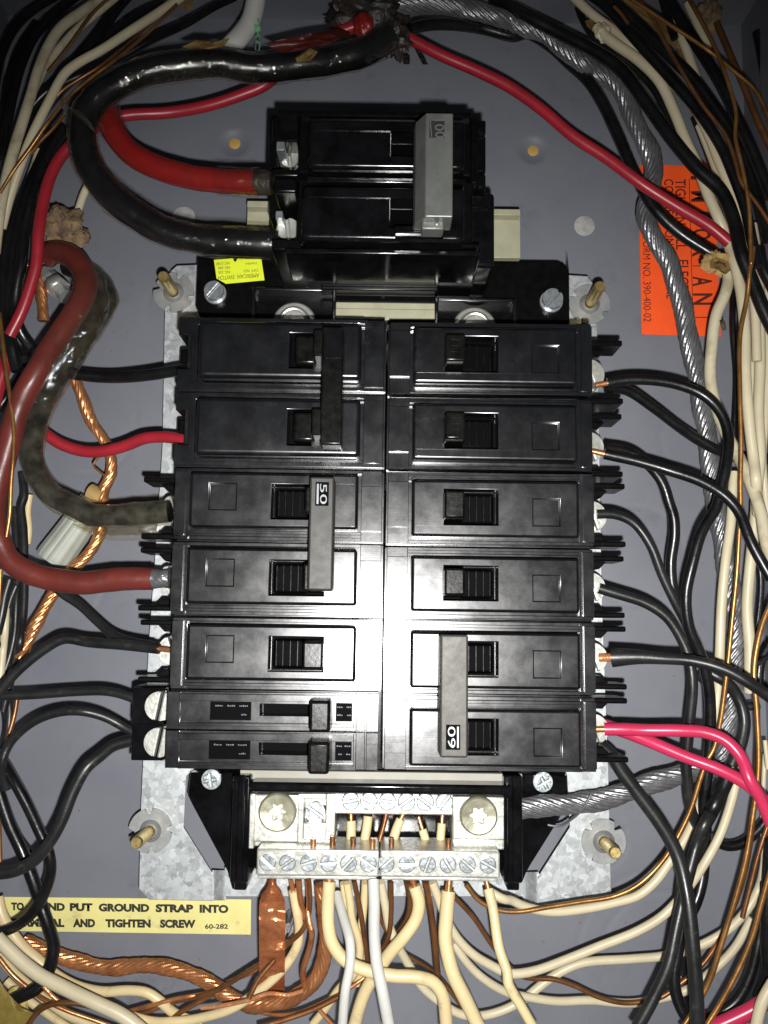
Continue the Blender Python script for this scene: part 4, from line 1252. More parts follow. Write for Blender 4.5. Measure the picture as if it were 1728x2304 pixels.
wire(CW, 'copper wire slanting from the top across the black cable loop', 'A 1100,30 900,220 700,385 560,490 420,610 300,760 190,920 80,1070 0,1200', 11, (3.8, 5.2, 5.6, 5.2), Gc)
wire(CW, 'brown copper wire beside the white slanting wire at upper left', 'A 960,120 800,270 640,400 480,500 380,570 250,760', 10, (3.2, 4.6, 4.2), Bc)
wire(CW, 'golden copper wire along the second dusty white wire', 'A 680,-10 600,60 520,160 430,290 300,450', 9, (4, 4.2), Gc)
wire(CW, 'short copper wire crossing the black wires at upper left', 'A 400,710 330,800 250,880 190,960', 12, (4.0, 4.0), Bc)
for i, (r, hw, hs, l) in enumerate([
    ('A 1460,-20 1330,40 1150,150 950,245 760,350 600,430 430,500 290,570 190,680 120,820', 27, (2.0, 3.4, 3.8, 3.4), 'black wire slanting under the white one from the top edge'),
    ('A 1010,10 900,60 760,160 620,300 480,420 380,520 280,600', 24, (2.0, 3, 3), 'black wire above the white slanting wire near the top left'),
    ('A 760,-30 690,80 620,190 500,340 400,450 300,560 200,700', 26, (1.8, 2.6, 2.8), 'black wire between the dusty white wires and the slanting white wire'),
    ('A 820,-30 740,60 640,210 540,330 430,460', 20, (1.4, 2.0), 'thin black wire in front of the top wall at left'),
    ('A 480,-30 350,80 220,220 150,360 100,520 50,750 10,980', 30, (2, 3, 3.4), 'black wire left of the dusty white wires'),
    ('A 350,-30 200,60 90,170 10,330 -40,560', 32, (1.6, 2.2, 3), 'black wire nearest the top left corner'),
    ('A 230,150 130,300 60,500 20,760 -30,1000', 32, (1.0, 1.6, 2), 'black wire deep in the top left corner'),
    ('A 400,800 330,900 250,1080 190,1250 150,1450 130,1659 D 110,200 95,380 130,520 200,620', 38, (2.8, 3.2, 3.2, 2.6), 'black wire left of the falling red wire'),
    ('A 340,830 260,1000 170,1200 100,1450 70,1659 D 60,200 50,420 80,640 110,760', 40, (2.4, 2.6, 2.8), 'black wire second from the red wire at left'),
    ('A 200,1100 120,1300 50,1480 20,1659 D 10,150 30,350 60,560 150,690', 36, (2.0, 2.2, 2.4), 'black wire near the left edge above the red cable'),
    ('D 160,620 150,760 60,900 -20,1000', 36, (1.6, 1.6), 'black wire passing behind the dark red cable at the left edge'),
    ('D 140,1400 150,1550 G 130,20 145,160 150,400 150,600 135,800 110,950 60,1130 20,1300', 26, (1.6, 2, 2.4, 2.4), 'black wire running straight down the left side'),
    ('G 90,40 100,200 110,420 100,640 90,820 60,960 10,1100', 24, (1.2, 1.6, 1.8), 'black wire second from right in the left side run'),
    ('G 60,700 80,820 70,950 40,1130 60,1300 40,1500 0,1659', 26, (1.4, 1.8, 2), 'black wire bowing beside the cream wires at the left edge'),
    ('G 60,480 30,580 10,700 -20,820', 30, (2.8, 2.8), 'black wire leaving the left edge below the dark red cable'),
    ('G 100,520 60,620 30,760 -20,900', 22, (2.2, 2.4), 'thin black wire turning toward the left edge below the dark red cable'),
    ('G 30,1240 50,1400 20,1560 J 10,40 -10,200', 30, (1.6, 1.8), 'black wire behind the arching wires at the lower left edge'),
    ('J 20,20 10,240 60,400 130,520 190,600', 24, (1.6, 1.6, 1.6), 'black wire behind the hanging loops at lower left'),
]):
    wire(BW, l, r, hw, hs, Bk if i < 11 else Db, group='black wires of the left bundle')
wire(CW, 'gleaming copper wire segment at the left edge beside the dark red cable', 'D -5,400 15,560 38,760 60,900 85,1120 82,1300 70,1450 60,1659 G 60,100 40,215', 13, (5.2, 5.6, 5.8, 5.6), Gc, fix=True)
wire(CW, 'copper wire below the dark red cable at the left edge', 'G 5,420 0,520 -5,640', 12, (4, 4), Gc)
wire(CW, 'brown copper wire low on the left edge', 'G 110,1180 95,1300 60,1430 20,1560 J 0,120 -5,400 0,650', 14, (2, 2.4, 2.6), Bc)
wire(CW, 'copper wire behind the red wire at left', 'A 190,1640 D 150,120 120,260', 20, (1.4, 1.4), Bc)
wire(WW, 'cream wire beside the black wires left of the grey connector', 'D 185,1530 G 170,60 180,170 170,260', 22, (1.2, 1.2), Yw)
wire(WW, 'cream wire standing at the left edge below the dark red cable', 'G 35,660 30,800 15,950 0,1110', 24, (2.4, 2.4), Wh)
wire(WW, 'thin cream wire between black wires below the dark red cable', 'G 110,590 95,700 90,850 100,980', 10, (1.6, 1.6), Yw)

# bottom left bundle ----------------------------------------------------
wire(WW, 'cream wire curving across the bottom left in front of the others', 'J -20,1120 100,1240 230,1345 400,1435 600,1530 750,1600 850,1670 950,1760', 40, (3.4, 3.6, 3.8, 3.8), Wh, fix=True)
wire(WW, 'cream wire from the left edge passing under the hanging black wire', 'J -15,870 10,980 70,1090 140,1180 220,1250 290,1310', 34, (2.4, 2.6, 2.2), Yw)
wire(WW, 'cream wire rising in a hump along the bottom left', 'J 290,1310 400,1385 500,1430 640,1458 800,1450 920,1465 1000,1520 1080,1590 1150,1625 1250,1660', 29, (2.0, 2.4, 2.6, 2.2), Yw)
wire(WW, 'cream wire along the very bottom toward the copper strap', 'J 780,1600 950,1645 1150,1640 1300,1610 1440,1565 K 30,1475 150,1380 240,1280 305,1160 312,1050 292,920 275,830', 28, (2.2, 2.8, 3.4, 4.0), Yw, tip='cu')
wire(WW, 'cream wire low in the bottom left corner', 'J -10,1230 90,1345 190,1430 300,1520 420,1600 600,1680', 28, (1.8, 2.0), Yw)
wire(WW, 'cream wire second lowest in the bottom left corner', 'J 40,1390 160,1500 300,1600 420,1680', 24, (1.2, 1.4), Yw)
for i, (r, hs, mt, l) in enumerate([
    ('J -5,1250 80,1355 180,1440 260,1500 400,1570 600,1640 760,1700', (2.6, 2.8, 2.6), Cu, 'copper wire running with the cream wires at bottom left'),
    ('J 270,1420 320,1480 380,1530', (3.0, 3.0), Sc, 'short gleaming copper end at bottom left'),
    ('J 170,1680 220,1600 300,1545 430,1528 600,1560 740,1630 830,1700', (3.4, 3.6, 3.4), Bc, 'brown copper wire arching up from the bottom left'),
    ('J 760,1640 900,1590 1050,1530 1200,1495 1340,1455 1500,1360 1659,1260 K 100,1270 210,1185 330,1080 370,990 380,880 372,750', (2.2, 2.8, 3.6, 4.4), Bc, 'brown copper wire rising past the copper strap to the terminal strip'),
    ('J 800,1580 950,1540 1100,1500 1250,1475 1330,1458', (2.6, 2.8), Cu, 'copper wire ending at the twisted ground cable'),
    ('J 1020,1659 1150,1570 1260,1510 1340,1465', (2.4, 2.6), Bc, 'brown copper wire below the twisted ground cable'),
    ('J 1410,1400 1590,1325 K 30,1310 110,1240', (1.6, 1.8), Cu, 'copper wire behind the copper strap'),
    ('J 1250,1560 1350,1550 K 0,1510 120,1470 250,1480 340,1450', (3.8, 4.2), Sc, 'gleaming copper wire lying on the ground cable'),
    ('K 0,1500 60,1380 160,1260', (4.2, 4.0), Bc, 'brown copper wire crossing the lower end of the copper strap'),
    ('K -20,1560 150,1600 300,1590 450,1530 620,1440 720,1370', (2.2, 2.6, 2.4), Cu, 'copper wire passing beneath the twisted cable bend'),
    ('K 60,1680 200,1640 400,1570 560,1490', (3.0, 3.0), Bc, 'brown copper wire at the bottom under the cable bend'),
    ('K 430,1560 480,1620 560,1700', (2.6, 2.6), Cu, 'copper wire leaving the bottom edge near the cream wires'),
]):
    wire(CW, l, r, 12 if mt is not Bc else 15, hs, mt, group='bare copper wires at the bottom left')

# wires below the neutral bar ------------------------------------------
wire(CW, 'bright bare copper wire right of the copper strap', 'K 310,760 322,900 352,1000 392,1080 375,1200 335,1330 352,1450', 18, (4.2, 3.8, 3.2, 2.8), Cu)
wire(CW, 'gleaming copper wire bending behind the first cream wire', 'K 365,765 372,880 370,1000 390,1070', 13, (4.0, 4.2), Sc)
wire(WW, 'thick cream wire sweeping right in front of the grey white wires', 'K 500,770 492,900 492,1020 515,1150 600,1265 750,1330 900,1360 1050,1368 1150,1400 1205,1480 1222,1580 1230,1690', 38, (4.2, 4.4, 4.4, 4.2), Yw, tip='cu', fix=True)
wire('grey_wire', 'narrower grey white wire right of the thick cream wire', 'K 545,850 590,1000 630,1150 628,1300 600,1450 580,1690', 29, (3.6, 5.0, 5.2, 5.0), Gw, fix=True)
wire('grey_wire', 'grey white wire hanging from the middle of the terminal strip', 'K 775,765 780,900 780,1100 795,1280 830,1450 875,1690', 35, (4.6, 5.4, 5.6, 5.4), Gw, fix=True)
wire(WW, 'thick cream wire crossing diagonally down to the left', 'K 1030,800 1058,900 1042,1000 970,1110 880,1215 800,1330 720,1465 650,1690', 38, (4.0, 4.0, 3.4, 3.0), Yw, tip='cu', fix=True)
wire(WW, 'thick cream wire swinging down to the right', 'K 1242,830 1228,1000 1222,1130 1265,1330 1350,1510 1440,1700', 42, (4.0, 4.2, 4.4, 4.4), Yw, tip='cu', fix=True)
wire(WW, 'tan cream wire from the last terminal screw going to the bottom', 'K 1490,820 1520,950 1555,1180 1610,1350 L 40,1400 130,1560 210,1700', 30, (4.2, 4.8, 5.2, 5.2), Yw, tip='cu', fix=True)
for i, (r, hw, hs, mt, l) in enumerate([
    ('K 610,780 630,900 640,1000 680,1120 690,1230 660,1340 560,1440 480,1560 400,1659', 24, (3.8, 3.2, 2.6, 2.0), Yw, 'cream wire behind the narrower grey white wire'),
    ('K 590,780 600,880 610,950', 24, (3.6, 3.4), Yw, 'short cream wire close under the terminal strip left of the copper'),
    ('K 725,775 715,930 690,1150 700,1300 670,1410', 24, (3.6, 3, 2.4), Yw, 'cream wire left of the middle grey white wire'),
    ('K 820,775 850,930 870,1040 930,1180 1000,1300 1080,1430 1200,1530 1320,1600 K 1430,1610 1550,1585 L 120,1520 220,1440 350,1345 500,1280 800,1255 1020,1235 1200,1185 1400,1080 1520,960 1600,820 1640,650 1640,480', 26, (3.8, 2.6, 2, 1.8, 1.8, 2.4, 2.6), Wh, 'long cream wire sweeping low across to the right wall'),
    ('K 1140,775 1180,880 1230,1010 1300,1130 1400,1230 1500,1290 L 50,1345 200,1330 400,1260 600,1180 850,1080 1000,990 1100,890 1200,760 1300,600 1370,460 1430,280 1460,150 I 1500,1480', 27, (3.8, 3, 2.6, 2.6, 2.8, 3), Wh, 'cream wire rising across the middle right behind the black wires'),
    ('K 1270,1150 1350,1270 1450,1370 1600,1460 L 180,1495 350,1518 550,1512 800,1530 950,1508 1150,1450 1300,1340 1450,1190 1560,1000', 25, (3.0, 2.2, 1.8, 1.8, 2.2), Wh, 'lowest cream wire sweeping to the right'),
    ('K 1490,830 1590,885 1659,905 L 50,885 150,930 300,960 500,945 700,905 850,860 960,770 1060,630 1130,530 1200,390 1250,250 1270,100', 27, (4.2, 3.4, 3.2, 3.2, 3.2, 3.2), Wh, 'uppermost cream wire running right beside the copper wire'),
]):
    wire(WW, l, r, hw, hs, mt, group='cream wires below the neutral bar')
for i, (r, hw, hs, mt, l) in enumerate([
    ('K 655,770 690,930 720,1130 745,1290', 15, (4.0, 3.6, 3.0), Bc, 'brown copper wire left of the middle grey white wire'),
    ('K 885,775 885,960 870,1110 830,1200', 15, (4.0, 3.6, 3), Bc, 'brown copper wire right of the middle grey white wire'),
    ('K 800,870 820,1000 860,1090 950,1210 1130,1320 1250,1450 1340,1580 1400,1690', 12, (3.0, 2.4, 2.0), Bc, 'thin brown copper wire crossing behind the thick cream diagonal'),
    ('K 985,775 1005,880 990,1000 900,1130 850,1200', 19, (3.8, 3.2, 2.8), Bc, 'dark brown copper wire behind the bend of the thick cream diagonal'),
    ('K 1100,775 1130,940 1155,1130 1175,1360', 19, (4.0, 3.4, 2.8), Bc, 'dark brown copper wire dropping between two thick cream wires'),
    ('K 1270,860 1400,1000 1500,1150 1600,1280 L 60,1310 130,1365 220,1378 320,1380 450,1420 600,1490 750,1527 870,1522 1000,1490 1100,1420 1250,1290 1360,1130 1440,950 1500,780 1550,540 1575,250 1590,0 I 1595,1300 1570,1050 1600,820 1680,620', 14, (3.6, 2.4, 2.2, 2.4, 3.4, 3.8, 4), Bc, 'long brown copper wire dipping across the bottom right'),
    ('K 1350,790 1430,890 1540,948 1659,962 L 100,955 300,930 500,898 700,865 850,795 1000,650 1100,490 1180,320 1240,130 1280,20 I 1320,1540 1360,1380 1380,1250 1410,1000 1440,700 1465,450 1480,200 1490,0 F 1488,1500 1492,1200 1485,900 1485,550 1530,300 1550,100 1565,0', 14, (3.8, 3.6, 4, 4.6, 5, 5.2, 5), Gc, 'longest golden copper wire climbing the right side from the terminal strip'),
]):
    wire(CW, l, r, hw, hs, mt, group='bare copper wires below the neutral bar')
x0s = (400, 520, 648, 768, 886, 1240)
for i, (u, lb) in enumerate(zip(x0s, ('first', 'second', 'third', 'fourth', 'fifth', 'last'))):
    wire('copper_wire_end', 'copper wire end poking up above the lower terminal strip, %s from the left' % lb, 'K %d,560 %d,%d' % (u, u + 2, 505 if i != 1 else 490), 17, (4.3, 4.3), Cu if i in (0, 3) else Bc, group='copper wire ends above the terminal strip')
for i, (r, hw, tp, lb) in enumerate((('K 636,395 637,450 632,560', 29, 'cu', 'first'), ('K 742,365 735,430 712,560', 29, None, 'second'),
                                     ('K 855,350 840,420 812,520', 15, None, 'third, all bare copper,'), ('K 945,385 920,440 885,560', 29, 'cu', 'fourth'),
                                     ('K 1080,450 1092,490 1112,565', 26, 'cul', 'fifth'), ('K 1200,410 1195,470 1188,560', 26, 'cu', 'last'))):
    wire('white_wire' if i != 2 else 'bare_copper_wire', 'short wire in the window of the neutral bar, %s from the left' % lb, r, hw, (3.2, 3.3), Yw if i != 2 else Bc, tip=tp, group='short wires in the neutral bar window')

# right column feeds ----------------------------------------------------
B_ = 'black wires fed from the right column'
for i, (r, hw, hs, l, tp) in enumerate([
    ('F 660,835 760,818 900,815 1080,840 1250,905 1360,1010 1412,1150 1400,1350 1350,1560 I 1340,30 1250,180 1190,380 1150,580 1170,780 1240,950 1290,1150 1300,1450 L 1285,60 1260,300 1275,450', 34, (4.4, 4.6, 5, 5, 4.6, 4, 3.6), 'glossy black wire arching over from the first right terminal', 'cu'),
    ('F 650,865 780,880 950,990 1100,1105 1250,1205 1380,1270 1500,1305 1700,1310', 33, (4.0, 3.6, 3.2, 2.8, 2), 'black wire slanting down from the first right terminal', None),
    ('F 640,1275 850,1322 1050,1380 1250,1450 1400,1545 1480,1640 I 1450,80 1550,240 1680,480', 35, (4.4, 4.6, 5.2, 5.6, 5.8), 'black wire from the second right terminal running to the right edge', 'cu'),
    ('F 650,1240 800,1265 900,1330 1000,1450 1050,1600 I 1070,80 1078,200 1055,380 1070,550 1130,700 1200,860', 34, (4.0, 3.8, 3.4, 3.2), 'black wire from the second right terminal turning straight down', None),
    ('I 590,75 700,75 820,125 930,270 1000,450 1080,620 1170,790 1260,980', 30, (4.2, 4.2, 4, 3.6), 'dull black wire from the third right terminal', None),
    ('I 605,535 750,578 900,628 1030,715 1120,850 1165,960 1190,1130 1170,1380 1150,1659 L 1160,160 1180,330 1230,450', 33, (4.2, 4.4, 4.4, 4, 3.6), 'dull black wire from the fourth right terminal', None),
    ('I 690,965 850,962 1000,972 1200,988 1400,1045 1550,1130 1720,1250', 35, (4.4, 5, 5.6, 6, 6), 'thick black wire from the fifth right terminal to the right edge', 'cul'),
    ('I 1240,1020 1300,1060 1400,1120 1480,1230 1512,1350 1490,1500 1430,1640 L 1350,250 1240,470 1150,790 1085,1080 1040,1290 950,1490 840,1690', 37, (3.2, 3.4, 3.8, 4.4, 4.8, 4.8), 'black wire bowing outward then falling to the bottom edge', None),
    ('I 1230,1080 1300,1150 1400,1225 1500,1268 1600,1268', 26, (2.6, 2.4, 2.2), 'thin black wire hooking right behind the cream wires', None),
    ('I 610,1510 690,1575 L 730,60 850,225 1000,430 1100,620 1155,850 1185,1100 1210,1400 1225,1700', 42, (3.0, 4.2, 5.4, 5.8, 5.8), 'thick black wire falling from the bottom right breaker to the bottom edge', None),
    ('I 590,1530 650,1570 L 700,60', 20, (2.2, 2.0), 'short thin black wire behind the lowest right fin', None),
    ('I 1500,1040 1580,1010 1659,960', 18, (2.2, 2.0), 'thin black wire end right of the cream wires', None),
]):
    wire(BW, l, r, hw, hs, Bk if i < 4 else Db, tip=tp, group=B_, fix=(i in (0, 2, 6, 9)))
for i, (r, hw, hs, l) in enumerate([
    ('L 1440,60 1330,290 1230,480 1150,700 1120,900', 44, (4, 4, 3.8), 'wide black wire slanting behind the thick falling one'),
    ('L 1265,400 1260,600 1250,750 1210,900 1130,1060 1090,1250 1075,1400 1110,1540 1190,1680', 36, (2.6, 2.6, 2.8, 3), 'black wire bulging right then curling at the bottom'),
    ('L 1300,500 1400,553 1500,535 1600,450 1680,350', 30, (2.0, 2, 2), 'black wire in a shallow arc left of the golden copper'),
    ('L 1640,600 1640,900 1600,1150 1540,1380 1460,1520 1350,1600 1200,1660', 33, (2.4, 2.8, 2.8, 2.6), 'black wire sweeping into the bottom right corner'),
    ('L 1680,500 1660,800 1650,1100 1650,1350 1600,1500', 38, (3.6, 3.6, 3.2), 'black wire hugging the lower right edge'),
    ('L 1180,1180 1150,1350 1160,1480 1210,1640', 26, (1.8, 1.8), 'black wire behind the thick falling wire near the bottom'),
    ('C -60,-10 30,30 200,120 400,225 600,330 750,440 900,640 1050,850 1200,1030 1370,1195 1450,1380 1520,1600 F 1490,20 1560,200 1640,400 1700,520', 44, (3.0, 3.6, 4.2, 4.6, 5, 5), 'thick black wire bounding the orange label on its right'),
    ('B 1000,180 1100,155 1250,150 1450,175 1659,225 C 150,200 300,280 430,400 540,500 630,640 730,850 830,1080 950,1290 1100,1440 1330,1590', 40, (3.6, 2.8, 2.6, 3, 3.4, 3.4), 'black wire passing below the red wire and under the aluminium cable'),
    ('C 560,-30 640,30 750,150 900,320 1080,520 1250,730 1370,920 1440,1080 1520,1300 1560,1500 1600,1659', 34, (4.2, 4.6, 4.8, 5, 5), 'glossy black wire with a long highlight at upper right'),
    ('C 650,-30 750,60 870,170 1050,350 1200,500 1350,700 1450,850 1540,1050 1600,1250 1660,1500', 38, (3.4, 3.8, 4, 4.2), 'wide black wire behind the brown copper at upper right'),
    ('C 1020,-40 1080,60 1160,190 1280,380 1380,550 1470,740 1560,930 1680,1230', 38, (4.2, 4.6, 4.8, 4.8), 'black wire slanting to the right edge at the upper right'),
    ('C 480,50 520,150 600,260 800,400 950,560 1050,760 1130,900', 24, (2.2, 2.4, 2.6), 'thin black wire under the cream wire at upper right'),
    ('C 1000,-20 1040,120 1080,240', 26, (2.6, 2.6), 'short black wire by the tan paper at top right'),
    ('C 1200,740 1280,950 1340,1150 1400,1350 1440,1500', 20, (2, 2), 'thin black wire between cream wires right of the orange label'),
    ('F 1600,-10 1620,100 1700,260', 40, (3.2, 3.2), 'black wire entering the right edge beside the orange label'),
    ('F 1442,260 1440,500 1460,800 1450,1100 1450,1300', 18, (1.4, 1.2), 'thin black strip standing in for shade behind the cream wires on the right'),  # black tube built like a wire, stands in for a thin shadow
    ('I 1640,0 1600,300 1615,500 1600,700 1560,1000', 22, (2.0, 2.0), 'black wire between the two cream wires at the right edge'),
    ('I 1680,850 1610,1000 1600,1200', 30, (1.4, 1.4), 'black wire curving at the lower right edge'),
    ('C 1600,200 1640,420 1659,700 1690,900', 40, (1.6, 1.8), 'black wire along the right wall at the top'),
    ('F 1590,900 1600,1200 1620,1450 1640,1659', 24, (1.0, 1.0), 'black wire deep behind the cream wires on the right'),
]):
    wire(BW, l, r, hw, hs, Bk, group='black wires of the right bundle', fix=(i in (6, 7)))
for i, (r, hw, hs, mt, l) in enumerate([
    ('C 440,-30 560,85 700,190 820,300 950,420 1060,520 1180,640 1270,800 1350,1000 1450,1230 1530,1450 1550,1659 F 1560,150 1580,400 1590,700', 30, (2.6, 3.2, 3.6, 3.6, 3.4), Wh, 'cream wire from the top edge passing under the glossy black wire'),
    ('C 590,165 640,220 720,280 850,370 980,500 1070,680 1150,880 1220,1030 1290,1220 1370,1400 1440,1600 F 1420,60 1490,260 1515,500 1520,800 1545,1100 1580,1400 1600,1659', 35, (3.0, 3.4, 3.8, 4.2, 4.4, 4.2), Wh, 'cream wire bordering the orange label on its right side'),
    ('C 1040,20 1100,180 1160,330 1210,480', 30, (2.2, 2.4), Wh, 'cream wire beside the tan paper at the top right'),
    ('C 1160,20 1220,150 1290,290', 28, (2.2, 2.4), Wh, 'short cream wire near the gleaming copper at the top right'),
    ('C 1230,780 1290,930 1370,1150 1430,1350 1480,1560 1500,1659 F 1530,120 1550,350 1560,600 1560,900 1590,1200', 26, (2.2, 2.6, 2.6), Wh, 'cream wire between the black wires right of the orange label'),
    ('C 1560,1400 1590,1600 F 1600,120 1605,400 1610,700 1600,1000 1610,1300 1590,1500 I 1580,100 1550,380 1530,650 1545,900 1545,1180', 34, (2.6, 3, 3, 3, 2.6), Wh, 'straight cream wire at the far right of the middle height'),
    ('F 1659,200 1650,500 1655,800 1640,1100 1625,1300 1640,1500 1659,1659', 24, (2.4, 2.4, 2.2), Wh, 'cream wire cut by the right edge'),
    ('F 1390,60 1415,180 1385,300 1340,400 1310,600 1300,800 1330,960 1400,1150 1480,1300 1560,1480 1620,1659 I 1640,220 1690,400', 37, (3.4, 3.2, 3.0, 3.6, 4.6, 5.2), Dw, 'thick dusty cream wire curving down from the brown stub beside the orange label'),
    ('F 1450,1390 1440,1500 1432,1659 I 1425,150 1395,370 1370,650 1360,900 1350,1150 1320,1420', 30, (3.2, 3.6, 3.4, 3), Wh, 'cream wire standing in front of the aluminium cable on the right'),
    ('I 1640,1480 1659,1659', 14, (3, 3), Wh, 'small piece of cream wire at the right edge above the pink wires'),
    ('L 1690,1400 1620,1530 1580,1700', 34, (5, 5), Wh, 'cream wire cutting the bottom right corner'),
    ('L 1130,1370 1145,1460', 24, (1.6, 1.6), Wh, 'short cream piece between the black wires at the bottom right'),
    ('L 1130,1180 1150,1200 1260,1170 1340,1120', 24, (1.8, 2), Wh, 'cream piece showing between the black wires at lower right'),
    ('L 1640,-20 1630,200 1625,400', 14, (1.6, 1.6), Wh, 'thin cream wire by the golden copper at lower right'),
]):
    wire(WW, l, r, hw, hs, mt, group='cream wires of the right bundle', fix=(i == 7))
for i, (r, hw, hs, mt, l) in enumerate([
    ('C 800,-10 930,75 1050,155 1280,308 1480,470 1570,550 1630,650 1690,800', 13, (5.0, 5.4, 5.6), Gc, 'golden copper wire crossing toward the right edge at the top right'),
    ('C 860,10 930,90 1000,230 1120,440 1250,650 1400,850 1460,1020 1490,1130 1600,1280 1700,1440', 13, (4.8, 5.2, 5.4, 5.6), Bc, 'brown copper wire running down beside the glossy black wire'),
    ('C 1160,-20 1270,180 1330,300 1400,480 1460,700 1455,850 1500,1050 1540,1280 1550,1500 1555,1659 F 1570,-10', 13, (5.2, 5.6, 5.6, 5.2), Gc, 'gleaming golden copper wire near the top right corner'),
    ('C 1340,140 1420,330 1520,560 1600,760 1680,930', 22, (2.6, 2.8), Bc, 'thick brown copper wire beside the right wall'),
    ('I 1690,600 1630,740 1590,900 1572,1050 1590,1300 1600,1659 L 1590,80 1560,400 1520,640 1450,900 1370,1160 1300,1380 1240,1500', 16, (4.6, 4.6, 4.4, 4), Gc, 'golden copper wire descending the lower right side'),
    ('L 1690,650 1620,900 1560,1120 1480,1310 1380,1500 1270,1680', 16, (4.6, 4.4, 4.2), Gc, 'golden copper wire nearest the lower right corner'),
    ('L 1659,420 1600,600 1550,800 1500,1000', 14, (3.2, 3.0), Bc, 'brown copper wire beside the lower right cream wires'),
    ('L 1120,1690 1180,1600 1230,1500', 14, (3.4, 3.4), Gc, 'short golden copper wire at the bottom edge by the black wires'),
    ('C 700,40 740,80 790,150', 12, (4.6, 4.6), Bc, 'short brown copper piece between black wires at the top right'),
]):
    wire(CW, l, r, hw, hs, mt, group='bare copper wires of the right bundle')

# white sheathed cable at the top with green print
wire('sheathed_cable', 'smooth white sheathed cable with green lettering at the top edge', 'A 1600,-90 1585,40 1560,130 1500,220 1420,300 1350,370', 66, (4.4, 3.6, 2.6, 2.0), M['grey_w'], 'cable', n=32, fix=True)

# ---------------------------------------------------------------- let crossing wires rest on each other (heights only, the smaller one gives way)
for w in WIRES:
    w['h'] = w['p'][:, 2].copy()
    w['r'] = w['hw'] * (DIST - w['h']) / F_PX


def xz(w):
    u, v, h = w['p'][:, 0], w['p'][:, 1], w['h']
    q = np.array([R3 @ Vector(((a - 864) / F_PX, -(b_ - 1152) / F_PX, -1)) for a, b_ in zip(u, v)]) if 'ray' not in w else w['ray']
    w['ray'] = q
    t = (DIST - h) / q[:, 1]
    return np.stack([q[:, 0] * t, q[:, 2] * t], 1)


for it in range(7):
    pos = [xz(w) for w in WIRES]
    bb = [(p.min(0) - .6, p.max(0) + .6) for p in pos]
    push = [np.zeros(len(w['h'])) for w in WIRES]
    for i in range(len(WIRES)):
        for j in range(i + 1, len(WIRES)):
            if (bb[i][0] > bb[j][1]).any() or (bb[j][0] > bb[i][1]).any(): continue
            a, c = WIRES[i], WIRES[j]
            if a['fix'] and c['fix'] and it > 3: continue
            d2 = ((pos[i][:, None, :] - pos[j][None, :, :]) ** 2).sum(2)
            R = a['r'][:, None] + c['r'][None, :]
            need = R ** 2 - d2
            m = need > 0
            if not m.any(): continue
            gap = np.sqrt(np.where(m, need, 0))
            dh = a['h'][:, None] - c['h'][None, :]
            sgn = np.where(np.abs(dh) > .02, np.sign(dh), 1.0)
            lack = np.where(m, np.maximum(gap - np.abs(dh), 0), 0) * sgn
            ia = np.where(np.abs(lack).max(1) > 0, lack[np.arange(len(lack)), np.abs(lack).argmax(1)], 0)
            ic = np.where(np.abs(lack).max(0) > 0, lack[np.abs(lack).argmax(0), np.arange(lack.shape[1])], 0)
            fa = .15 if a['fix'] else .5; fc_ = .15 if c['fix'] else .5
            if a['fix'] and not c['fix']: fa, fc_ = 0.05, .9
            if c['fix'] and not a['fix']: fa, fc_ = .9, 0.05
            push[i] += ia * fa; push[j] -= ic * fc_
    for w, pu in zip(WIRES, push):
        pu = np.clip(pu, -.5, .5)
        k = np.exp(-(np.arange(-6, 7) / 3.0) ** 2); k /= k.sum()
        pad = np.pad(pu, 6, mode='edge')
        sm = np.convolve(pad, k, mode='valid')
        w['h'] = np.clip(w['h'] + .75 * sm, w['r'] * 1.0 + .04, 8.2)

